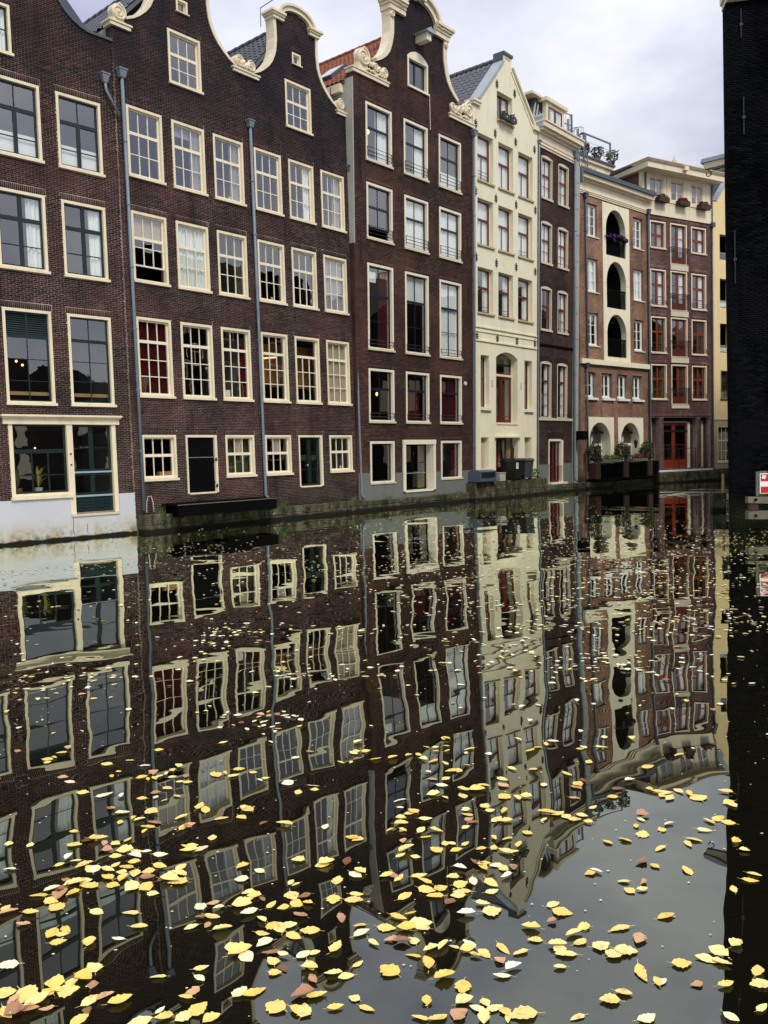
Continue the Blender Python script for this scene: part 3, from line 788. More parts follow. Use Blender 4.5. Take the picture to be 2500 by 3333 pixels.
# =================================================================== TWIN NECK GABLES
HW = [(16.2, .90), (15.6, .88), (15.2, .93), (15.0, 1.0), (14.8, 1.10), (14.6, 1.26), (14.42, 1.46), (14.28, 1.66), (14.17, 1.9)]
def twin(name, label, u0, u1, gc, wins, doors, cols, fills, left_half, seed, gwin, swin):
    H = House(name, label, O_A, 40.8, u0, u1)
    BR = brick_mat(name+'_brick', (.012, .0075, .009), (.080, .027, .024), (11.6, 13.8)); MO = mortar_mat(name+'_mortar', (.36, .29, .24), (11.6, 13.4))
    R1 = [(.36, [(1, 1, 3)]), (.64, [(1, 2, 3)])]
    rows = [(9.91, 11.87, R1), (7.03, 9.00, R1), (3.82, 6.08, [(.285, [(1, 1, 3)]), (.715, [(1, 3, 3)])]), (1.45, 2.77, [(.45, [(1, 1, 3)]), (.55, [(1, 1, 3)])])]
    for r, (a, b, lay) in enumerate(rows):
        for c, (x0, x1) in enumerate(cols):
            H.soldier.append((x0-.03, b+.004, x1+.03, b+.16))
            if r == 3 and c == 1: continue
            l = lay; lab = None
            if fills[r][c].startswith('open'):
                l = [(.36, [(1, 1, 3)]), (.43, [(1, [.3, .7], 3)]), (.21, None)]; lab = 'window with its lower sash pushed up'
            if fills[r][c].startswith('plain'): l = [(.285, [(1, 1, 1)]), (.715, [(1, 3, 3)])]
            window(H, x0, a, x1, b, CREAM, CREAM_W, l, fill=fills[r][c].replace('open+', '').replace('plain+', ''), label=lab)
    window(H, *gwin, CREAM, CREAM_W, [(.42, [(1, 1, 3)]), (.58, [(1, 2, 3)])]); H.soldier.append((gwin[0]-.03, gwin[3]+.004, gwin[2]+.03, gwin[3]+.16))
    window(H, *swin, CREAM, CREAM_W, [(1, [(1, 1, 1)])], fw=.055, sill=.03, stile=.02); H.soldier.append((swin[0]-.03, swin[3]+.004, swin[2]+.03, swin[3]+.16))
    # cellar door
    x0, x1 = cols[1][0]+.01, cols[1][1]-.0; m = MB()
    m.box(x0, x0+.06, -.02, .14, 1.03, 2.77); m.box(x1-.09, x1, -.02, .14, 1.03, 2.77); m.box(x0+.06, x1-.09, -.016, .14, 2.70, 2.77); m.box(x0+.06, x1-.09, -.03, .1, 1.0, 1.05)
    d = H.part('door', m, CREAM); H.holes.append(rect(x0+.01, 1.02, x1-.01, 2.76)); H.cut.append(rect(x0, 1.0, x1, 2.77))
    a, b = x0+.06, x1-.09; mid = (a+b)/2; m = MB()
    if doors == 'solid':
        for i in range(6): m.box(a+(b-a)*i/6+.004, a+(b-a)*(i+1)/6-.004, .05, .09, 1.05, 2.70)
        m.box(a, b, .035, .052, 1.95, 2.05); m.box(a, b, .035, .052, 1.30, 1.38); H.part('door_leaf', m, BLACKP, d)
        m = MB()
        for z in (1.2, 2.0): m.box(x1-.11, x1-.04, -.045, -.02, z, z+.05); m.tube([(x1-.075, -.05, z-.03), (x1-.075, -.05, z+.09)], .014, 6)
        H.part('hinge', m, IRON, d)
        H.part('weather_bar', MB().box(a, b, .03, .05, 2.09, 2.11), ZINC, d)
    else:
        sash(H, d, a, 1.05, mid, 2.70, [.38, .30, .32], 1, GREEN_D, .06, .07, .03); sash(H, d, mid, 1.05, b, 2.70, [.38, .30, .32], 1, GREEN_D, .06, .07, .03)
        H.part('door_knob', MB().ball((mid-.12, .03, 1.75), .035), ZINC_L, d, True)
        flat(H, d, a, b, 1.9, 2.1, .2, CURT_O)
    s = [(gc-hw, v) for v, hw in HW][::-1]; e = [(gc+hw, v) for v, hw in HW]
    arch = [(gc+x, v) for x, v in ((.62, 16.22), (.58, 16.40), (.46, 16.54), (.26, 16.63), (0, 16.66), (-.26, 16.63), (-.46, 16.54), (-.58, 16.40), (-.62, 16.22))]
    out = [(u0, -.3), (u1, -.3), (u1, 14.0), (gc+2.02, 14.0)] + e[::-1] + arch + s[::-1] + [(max(u0, gc-2.02), 14.0), (u0, 14.0)]
    wall(H, out, MO)
    lay_bricks(H, out, H.cut, BR, soldier=H.soldier, v0=.42, single=300, seed=seed)
    # stone coping
    m = MB(); m.band(s, [.06+.05*min(1, i/3) for i in range(len(s))], -.04, .34, side=1)
    H.part('gable_coping', m, CREAM, label='cream stone coping of the left gable curve')
    m = MB(); m.band(e[::-1], [.06+.05*min(1, i/3) for i in range(len(e))], -.04, .34, side=-1)
    H.part('gable_coping', m, CREAM)
    m = MB()
    for q in (-1, 1):
        m.box(*sorted((gc+q*.58, gc+q*1.05)), -.10, .34, 16.2, 16.30); m.box(*sorted((gc+q*.56, gc+q*1.10)), -.14, .36, 16.30, 16.36); m.box(*sorted((gc+q*.54, gc+q*1.16)), -.18, .38, 16.36, 16.43)
    ao = [(gc+.62*cos(t), 16.38+.30*sin(t)) for t in np.linspace(0, pi, 15)]
    m.band(ao, .14, -.10, .34, side=-1); m.band([(gc+.76*cos(t), 16.40+.42*sin(t)) for t in np.linspace(0, pi, 15)], .08, -.16, .36, side=-1)
    H.part('gable_cap', m, CREAM)
    shell(H, u0, u1, 13.9, 7, GREYPL2, True)
    tiled_roof(H, u0+.03, 13.95, gc, 16.45, .34, 5.2, TILE_D, .24, .30)
    tiled_roof(H, u1-.03, 13.95, gc, 16.45, .34, 5.2, TILE_D, tiles=False)
    return H
COL2 = [(-2.91, -1.75), (-1.42, -.26), (.07, 1.23)]; COL3 = [(1.68, 2.83), (3.16, 4.31), (4.66, 5.82)]
H2 = twin('neck_gable_house', 'dark brick neck-gabled house with the black cellar door, left of the second drainpipe', -3.21, 1.505, -.86, None, 'solid', COL2,
     [['d', 'bg+gr', 'gr+vase'], ['open+bt', 'W', 'or'], ['R', 'gold', 'rr3+card'], ['box', '', 'paper+O']], True, 21, (-1.42, 12.88, -.27, 14.43), (-1.07, 15.0, -.67, 15.40))
H3 = twin('neck_gable_house', 'dark brick neck-gabled house with a green glazed cellar door, right of the second drainpipe', 1.515, 6.13, 3.72, None, 'glazed', COL3,
     [['d', 'wr', 'gr+vase'], ['vase', 'd', 'G+bg'], ['warm', 'plain+warm2', 'BB'], ['paper', '', 'vase']], False, 31, (3.14, 12.88, 4.31, 14.43), (3.51, 15.0, 3.90, 15.40))
def scroll(H, parts, plinth, mat=CREAM, name='gable_scroll', z0=None, th=.13, label=None):
    m = MB(); a, b, z, hgt = plinth
    m.box(a, b, -.07, .30, z, z+hgt); m.box(a-.04, b+.04, -.10, .32, z+hgt, z+hgt+.045)
    base = z+hgt+.045
    for (cx, cz, r, fl, st) in parts:
        m.volute(cx, cz, r, -.07, flip=fl, start=st)
        m.box(cx-r*.65, cx+r*.65, -.05, .20, base, cz-r*.3)
    for i in range(len(parts)-1):
        (ax, az, ar, *_), (bx, bz, br, *_) = parts[i], parts[i+1]
        for k in range(5):   # acanthus lobes between the volutes
            t = k/4; x = ax+(bx-ax)*(.2+.6*t); zz = az+(bz-az)*(.2+.6*t)
            m.ball((x, -.06, zz-.04+.05*sin(k*2)), .075, 8, 0, 1.3); m.ball((x+.03, -.08, base+.08+.03*(k % 2)), .05, 8)
    return H.part(name, m, mat, smooth=False, label=label)
scroll(H2, [(-3.02, 14.26, .25, -1, pi/2)], (-3.30, -2.66, 13.86, .10), label='single scroll on the left gable shoulder')
scroll(H2, [(1.18, 14.34, .20, -1, pi/2), (1.68, 14.32, .19, 1, pi/2)], (.95, 1.98, 13.98, .09), label='pair of scrolls shared by the two gables')
scroll(H3, [(5.76, 14.34, .20, 1, pi/2)], (5.55, 6.02, 13.98, .09), label='single scroll on the right gable shoulder')
drainpipe(H2, -3.035, 12.5, .62, r=.048, du=.05, foot=False); drainpipe(H2, 1.51, 12.4, .85, r=.048, du=.05, hs=.95); drainpipe(H3, 6.09, 12.1, .62, du=.08, hs=.9)
H3.part('roof_hook', MB().tube([(3.1, 1.0, 16.4), (3.1, 1.0, 17.0), (3.4, .2, 17.3)], .015, 5), IRON)
# chalk arch painted near the quay
H2.part('painted_mark', MB().band([(-2.84, .57), (-2.83, .85), (-2.77, 1.02), (-2.70, 1.02), (-2.65, .85), (-2.63, .57)], .03, -.014, -.009), paint('pale_chalk', (.5, .38, .36), .2, .9))

# =================================================================== HOUSE FOUR
def house_hoist():
    H = House('hoist_gable_house', 'tall brown brick house with ornate scrolled gable, hoist beam and navy sash windows', O_A, 40.8, 6.08, 13.36, .025)
    BR = brick_mat('hoist_brick', (.030, .015, .013), (.115, .050, .034), (14.2, 17.0)); MO = mortar_mat('dark_mortar', (.16, .11, .085), (14.2, 16.5))
    cols = [(6.70, 8.15), (8.85, 10.32), (11.04, 12.54)]
    S4 = lambda t: [(t, [(1, 1, 2)]), (1-t, [(1, 1, 2)])]
    rows = [(12.60, 14.66, S4(.40), ['lamp+wr5', 'wr5', 'low'], 3), (9.84, 11.86, S4(.40), ['open', 'W', 'W'], 3), (5.88, 9.01, [(.345, [(1, 1, 2)]), (.655, [(1, [.5, .5], 2)])], ['fan+rr', 'bw', 'W'], 2), (3.22, 5.22, S4(.36), ['slamp', 'rl', 'R'], 2)]
    for v0, v1, lay, fl, rail in rows:
        for c, (a, b) in enumerate(cols):
            l = lay; f = fl[c]; lab = None
            if f == 'open': l = [(.40, [(1, 1, 2)]), (.40, [(1, 1, 2)]), (.20, None)]; f = ''; lab = 'window open at the bottom'
            rr = rail if not (rail == 3 and v0 < 10 and c == 9) else 0
            window(H, a, v0, b, v1, CREAM_W, NAVY, l, fill=f, rail=rr, fw=.085, sill=.075, sillm=STONE_C, label=lab, sash_in=.11, dep=.18, bar=.02)
            H.soldier.append((a-.03, v1+.004, b+.03, v1+.15))
    for c in (0, 2):
        a, b = cols[c]; window(H, a+.03, .95, b-.02, 2.55, CREAM_W, NAVY, [(1, [(1, 1, 1)])], fill='' if c == 0 else 'rr3', fw=.09, sill=.06, sillm=STONE_C, sash_in=.13, dep=.2); H.soldier.append((a, 2.554, b, 2.70))
    # deep door
    m = MB(); m.box(8.62, 8.78, -.05, .42, .60, 2.42); m.box(10.54, 10.68, -.05, .42, .60, 2.42); m.box(8.60, 10.70, -.06, .40, 2.42, 2.60); m.box(8.78, 10.54, -.03, .4, .55, .62)
    d = H.part('doorway', m, CREAM_W); H.holes.append([(8.64, .58), (10.66, .58), (10.66, 2.58), (8.64, 2.58)]); H.cut.append([(8.6, .5), (10.68, .5), (10.68, 2.6), (8.6, 2.6)])
    sash(H, d, 8.78, .62, 9.66, 2.42, [.4, .6], 1, BLACKP, .34, .06); sash(H, d, 9.66, .62, 10.54, 2.42, [.4, .6], 1, BLACKP, .34, .06)
    m = MB(); m.tube([(8.78, -.02, 1.30), (10.54, -.02, 1.30)], .012, 5)
    H.part('safety_rail', m, ZINC_L, d)
    m = MB()
    for i in range(4): m.tube([(10.24+i*.08, -.02, .68), (10.24+i*.08, -.02, 1.32)], .010, 5)
    H.part('side_gate', m, CREAM_W, d)
    base = [(6.08, -.3), (13.36, -.3), (13.36, 1.28), (10.68, 1.31), (10.68, .5), (8.6, .5), (8.6, 1.34), (8.17, 1.35), (8.17, .93), (6.70, .93), (6.70, 1.38), (6.08, 1.39)]
    base[3:3] = [(12.55, 1.29), (12.55, .93), (11.05, .93), (11.05, 1.30)]
    H.part('plaster_base', MB().prism(base, -.04, .0), GREYPL)
    # attic window
    window(H, 9.11, 15.88, 10.37, 17.30, CREAM_W, NAVY, [(1, [(.45, 1, 1), (.55, 1, 1)])], arch=.26, fw=.085, sill=.07, sash_in=.13, dep=.2, label='attic window with curved head')
    gc = 9.83
    hw = [(18.45, 1.56), (17.9, 1.52), (17.5, 1.53), (17.07, 1.64), (16.8, 1.76), (16.57, 1.95), (16.38, 2.2), (16.22, 2.5)]
    s = [(gc-h, v) for v, h in hw][::-1]; e = [(gc+h, v) for v, h in hw]
    arch = [(gc+.98*cos(t), 18.5+.68*sin(t)) for t in np.linspace(0, pi, 15)]
    out = [(6.08, -.3), (13.36, -.3), (13.36, 15.5), (gc+3.4, 15.75), (gc+2.5, 16.0)] + e[::-1] + arch + s[::-1] + [(gc-2.5, 16.0), (gc-3.4, 15.75), (6.08, 15.5)]
    wall(H, out, MO)
    lay_bricks(H, out, H.cut+[base], BR, soldier=H.soldier, v0=.9, single=300, seed=41)
    for q, path in ((1, s), (-1, e[::-1])):
        m = MB(); m.band(path, [.12+.10*min(1, i/3) for i in range(len(path))], -.05, .36, side=q); H.part('gable_coping', m, CREAM)
    for q in (-1, 1):
        m = MB()
        for k, (z0, z1, o, yy) in enumerate(((18.30, 18.48, 0, -.12), (18.48, 18.58, .05, -.16), (18.58, 18.66, .12, -.22), (18.66, 18.76, .18, -.27))):
            m.box(*sorted((gc+q*.92, gc+q*(1.82+o))), yy, .38, z0, z1)
        m.volute(gc+q*1.66, 18.14, .13, -.10, 1.6, q, pi/2)
        H.part('capital', m, CREAM)
    m = MB(); m.band([(gc+.95*cos(t), 18.52+.66*sin(t)) for t in np.linspace(0, pi, 19)], .20, -.12, .36, side=-1); m.band([(gc+1.15*cos(t), 18.55+.84*sin(t)) for t in np.linspace(0, pi, 19)], .12, -.22, .38, side=-1)
    m.volute(gc+.05, 19.28, .17, -.26, 1.6, 1, pi/2); m.volute(gc-.28, 19.22, .14, -.26, 1.6, -1, pi/2)
    H.part('arched_pediment', m, CREAM)
    scroll(H, [(6.58, 16.12, .35, -1, pi/2), (7.25, 15.96, .17, -1, 0), (7.72, 15.92, .21, 1, pi)], (6.0, 7.95, 15.48, .12), label='large scroll on the left shoulder of the ornate gable')
    scroll(H, [(11.95, 15.92, .21, -1, 0), (12.45, 15.98, .17, 1, pi), (13.06, 16.12, .35, 1, pi/2)], (11.72, 13.42, 15.48, .12), label='large scroll on the right shoulder of the ornate gable')
    # hoist beam
    m = MB(); m.box(9.62, 9.88, -.56, .0, 17.60, 17.86); b = H.part('hoist_beam', m, CREAM_W)
    m = MB(); m.prism([(9.50, 17.86), (10.0, 17.86), (10.02, 17.90), (9.75, 18.06), (9.48, 17.90)], -.66, .0); H.part('beam_cover', m, ZINC_L, b)
    for u, v0, v1 in ((6.42, 12.55, 11.75), (6.36, 9.7, 8.9), (13.0, 11.0, 10.2), (13.05, 9.0, 8.3), (12.2, 16.0, 15.3), (10.75, 16.9, 16.3)):
        H.part('wall_anchor', MB().tube([(u, -.03, v0), (u, -.03, v1)], .016, 5).box(u-.05, u+.05, -.03, -.01, (v0+v1)/2-.02, (v0+v1)/2+.02), IRON)
    for u, v in ((8.75, 14.6), (10.78, 14.5), (8.72, 12.45), (10.75, 12.3)):
        m = MB(); m.tube([(u+.05*cos(t), -.03, v+.12*sin(t)) for t in np.linspace(0, 2*pi, 13)], .012, 5); m.tube([(u, -.03, v-.16), (u, -.03, v+.16)], .012, 5); H.part('wall_anchor', m, IRON)
    H.part('wire', MB().tube([(10.44, -.03, 15.95), (10.48, -.03, 14.65)], .012, 5), CREAM_W)
    m = MB(); m.disc(12.78, 4.94, .085, -.05, -.0, 16); m.disc(12.78, 4.94, .05, -.07, -.05, 12); H.part('vent_cap', m, CREAM_W)
    drainpipe(H, 13.38, 15.15, .62, hs=1.0, y=-.10)
    # roof, eaves and skylight above the lower neighbour
    shell(H, 6.08, 13.36, 15.1, 8, GREYPL2, True)
    rf = tiled_roof(H, 5.95, 15.2, gc, 18.35, .36, 5.6, TILE_O, .22, .30)
    tiled_roof(H, 13.5, 15.2, gc, 18.35, .36, 5.6, TILE_O, tiles=False)
    m = MB(); m.box(5.86, 6.06, .45, 5.6, 14.86, 15.14); H.part('eaves_fascia', m, CREAM)
    m = MB(); m.box(6.03, 6.078, .004, 5.6, 9.6, 15.3); H.part('party_wall', m, GREYPL2); m = MB(); m.box(6.03, 6.078, .004, 5.6, 0.1, 9.598); H.part('party_wall', m, BR)
    m = MB().tube([(5.9, .9, 15.1), (5.9, .9, 13.9)], .05, 8); H.part('drainpipe', m, LEADG)
    m = MB(); sx, sz = (gc-5.95), 3.15; L = sqrt(sx*sx+sz*sz); sx /= L; sz /= L; nx, nz = -sz, sx
    P = lambda l, n: (5.95+sx*l+nx*n, 15.2+sz*l+nz*n)
    a, b, c, dd = P(1.0, .05), P(2.1, .05), P(2.1, .18), P(1.0, .18)
    m.prism([a, b, c, dd], 1.6, 2.5); k = H.part('skylight', m, LEADG, rf)
    a, b, c, dd = P(1.08, .18), P(2.02, .18), P(2.02, .195), P(1.08, .195)
    H.part('pane', MB().prism([a, b, c, dd], 1.7, 2.4), paint('skylight_glass', (.30, .36, .40), .05, .08, 0, 1.), k) if False else H.part('skylight_pane', MB().prism([a, b, c, dd], 1.7, 2.4), paint('skylight_glass', (.30, .36, .40), .05, .08, 0, 1.), rf)
    H.part('antenna', MB().tube([(gc-.5, .5, 17.9), (gc-.5, .5, 18.9), (gc-.2, .5, 19.1)], .018, 5), IRON)
    return H
house_hoist()

# =================================================================== HOUSE FIVE
def star(m, u, v, r=.17):
    m.tube([(u, -.02, v-r), (u, -.02, v+r)], .016, 5)
    for z in (-.5, 0, .5): m.tube([(u-.085*(1.2 if z == 0 else 1), -.02, v+z*r), (u+.085*(1.2 if z == 0 else 1), -.02, v+z*r)], .016, 5)
    for z in (-.5, .5):
        for q in (-1, 1): m.ball((u+q*.08, -.02, v+z*r), .024, 6)
    m.ball((u, -.02, v+r), .026, 6); m.ball((u, -.02, v-r), .026, 6)
def house_cream():
    H = House('cream_house', 'narrow cream stucco house with pointed gable and dark red windows', O_A, 40.8, 13.44, 18.66, .025)
    L2 = [(.42, [(1, 1, 1)]), (.58, [(1, 1, 2)])]; rec = .19
    def open_(u0, v0, u1, v1, lay, **k):
        H.holes.append(rect(u0, v0, u1, v1))
        return window(H, u0, v0, u1, v1, CREAM, REDP, lay, fw=.045, sill=.03, rec=rec, cut=False, dep=.12, sash_in=.03, stile=.05, sillout=.03, **k)
    for v0, v1, fl, rl in ((13.53, 15.45, ['W', 'W', 'W'], (3, 0, 0)), (10.87, 12.78, ['W', 'W', 'W'], (0, 0, 2)), (8.02, 9.92, ['wr', 'wr+vase', 'wr'], (2, 2, 0))):
        for c, (a, b) in enumerate(((13.75, 14.95), (15.35, 16.56), (16.98, 18.22))):
            f = open_(a, v0, b, v1, L2, fill=fl[c], rail=0)
            H.part('stone_sill', MB().box(a-.03, b+.08, -.07, .17, v0-.07, v0), TAN, f)
            if rl[c]:
                m = MB()
                for i in range(rl[c]): m.tube([(a+.02, .14, v0+.15+i*.14), (b-.2, .14, v0+.15+i*.14)], .011, 5)
                for x in (a+.02, b-.2): m.tube([(x, .14, v0+.02), (x, .14, v0+.15+(rl[c]-1)*.14)], .011, 5)
                H.part('window_bar', m, IRON, f)
    f = open_(15.24, 16.38, 16.47, 17.57, [(1, [(1, 1, 1), (1, 1, 1)])], fill='wr'); H.part('stone_sill', MB().box(15.22, 16.55, -.10, .17, 16.31, 16.378), TAN, f)
    # tall arched balcony door
    dp = [(15.17, 3.30), (16.95, 3.30)] + segtop(15.17, 16.95, 6.22, .26, 12); H.holes.append(dp)
    m = MB(); m.prism(dp, .30, .34, [[(15.22, 3.36), (16.90, 3.36)] + segtop(15.22, 16.90, 6.18, .24, 12)]); m.box(15.22, 16.9, .26, .33, 5.42, 5.52); m.box(15.2, 16.95, -.03, .31, 3.26, 3.31)
    d = H.part('balcony_door', m, CREAM)
    sash(H, d, 15.22, 3.36, 16.06, 5.42, [.92, .08], 1, REDP, .32, .13, .03); sash(H, d, 16.06, 3.36, 16.90, 5.42, [.92, .08], 1, REDP, .32, .13, .03); sash(H, d, 15.22, 5.52, 16.90, 6.42, 1, 1, REDP, .345, .06)
    drape(H, d, 16.45, 16.75, 3.5, 5.3, .5, CURT_O)
    for a, b in ((13.96, 14.62), (17.55, 18.22)):
        H.holes.append(rect(a, 3.99, b, 6.23)); f = window(H, a, 3.99, b, 6.23, CREAM, REDP, [(.45, [(1, 1, 1)]), (.55, [(1, 1, 1)])], fw=.05, sill=.0, rec=.22, cut=False, sash_in=.03, dep=.12, name='slit_window')
        H.part('stone_sill', MB().box(a-.02, b+.10, -.10, .2, 3.86, 3.985), STUCCO, f)
        H.holes.append(rect(a+.02, 1.34, b-.04, 2.69)); m = MB(); m.box(a+.02, b-.04, .24, .3, 1.34, 2.69); g = H.part('louvered_vent', m, WOODK)
        z = 1.38
        while z < 2.66:
            H.part('slat', MB().add([(a+.02, .18, z), (b-.04, .18, z), (b-.04, .235, z+.035), (a+.02, .235, z+.035), (a+.02, .18, z-.012), (b-.04, .18, z-.012)], [(0,1,2,3), (4,5,1,0)]), CREAM, g); z += .05
    H.holes.append(rect(15.15, .70, 17.0, 2.66))
    m = MB(); m.box(15.16, 15.62, .42, .5, .75, 2.66); m.box(15.62, 15.9, .40, .5, .75, 2.66, 1); e = H.part('entrance_door', m, [TAN, REDP])
    sash(H, e, 15.9, .75, 16.65, 2.66, [.7, .3], 1, REDP, .42, .09); m = MB(); m.box(16.65, 17.0, .40, .5, .75, 2.66); H.part('door_side', m, TAN, e); flat(H, e, 15.95, 16.6, 1.35, 2.55, .7, CURT_B)
    H.part('door_hood', MB().box(15.05, 17.12, -.12, .0, 2.68, 2.75), STUCCO, e)
    m = MB(); m.box(13.5, 18.62, -.05, .0, 7.38, 7.44); m.box(13.5, 18.62, -.035, .0, 7.20, 7.235); m.box(13.5, 18.62, -.05, .0, 6.80, 6.86); H.part('string_moulding', m, STUCCO)
    out = [(13.44, -.3), (18.66, -.3), (18.66, 16.75), (18.3, 16.95), (16.40, 18.88), (16.40, 19.30), (15.74, 19.30), (15.74, 18.88), (13.85, 16.75), (13.44, 16.45)]
    wall(H, out, STUCCO)
    m = MB(); m.box(13.36, 13.86, -.10, .34, 16.50, 16.60); m.box(13.32, 13.92, -.14, .36, 16.60, 16.70); H.part('gable_shoulder', m, CREAM)
    m = MB(); m.band([(18.3, 16.92), (16.42, 18.86)], .10, -.08, .36, side=-1); m.band([(18.2, 16.80), (16.36, 18.72)], .05, -.03, .0, side=1); m.box(18.2, 18.74, -.12, .36, 16.72, 16.90); H.part('gable_coping', m, STUCCO)
    m = MB(); m.band([(13.88, 16.78), (15.76, 18.90)], .10, -.06, .50, side=1); H.part('zinc_coping', m, ZINC_L)
    m = MB(); m.box(15.70, 16.44, -.06, .5, 19.24, 19.36); m.box(15.70, 15.739, .0, .5, 18.86, 19.24); H.part('finial_cap', m, LEADG)
    H.part('finial_slot', MB().box(15.85, 16.28, -.01, .0, 19.08, 19.15), TAN)
    for u, v in ((15.23, 17.82), (16.65, 17.85), (13.62, 15.75), (15.09, 15.73), (16.74, 15.79), (18.36, 15.87), (13.60, 13.0), (15.15, 13.01), (16.79, 13.08), (18.45, 13.17), (13.63, 10.29), (15.19, 10.27), (16.80, 10.34), (18.46, 10.38), (13.68, 6.99), (15.26, 7.02), (16.87, 7.04), (18.45, 7.09)):
        m = MB(); star(m, u, v); H.part('star_anchor', m, IRON)
    for u in (14.85, 17.25):
        m = MB()
        for k in range(3): m.tube([(u+.035*cos(t), -.012, 5.13-.1*k+.04*sin(t)) for t in np.linspace(.3+k, 4.9+k, 9)], .007, 4)
        H.part('wall_ornament', m, IRON)
    shell(H, 13.44, 18.66, 16.3, 8, STUCCO, True)
    tiled_roof(H, 13.5, 16.35, 16.07, 19.2, .5, 5.6, TILE_G, .27, .33); tiled_roof(H, 18.6, 16.35, 16.07, 19.2, .5, 5.6, TILE_G, tiles=False)
    drainpipe(H, 18.70, 16.2, .95, mat=ZINC, r=.04, y=-.06, hs=.7)
    # two window boxes hanging at the attic window
    for k, u in enumerate((15.56, 16.12)):
        w = H.root.matrix_world @ Vector((u-H.uc, -.22, 16.38))
        t = thing('window_box', ('left' if k == 0 else 'right')+' one of the two small green flower boxes under the cream attic window', 'flower box', w, H.root.rotation_euler.z, 'flower boxes under the attic window')
        link('box', MB().box(-.25, .25, -.1, .1, 0, .2).mesh('box', GREEN_D), t); link('foliage', leafcloud(70, .24, .10, .12, .09, FOL_D, k, cz=.24).mesh('foliage', FOL_R if k else FOL_D), t)
        link('emblem', MB().disc(0, .1, .03, -.105, -.1, 8).mesh('emblem', LABELW), t)
    return H
house_cream()

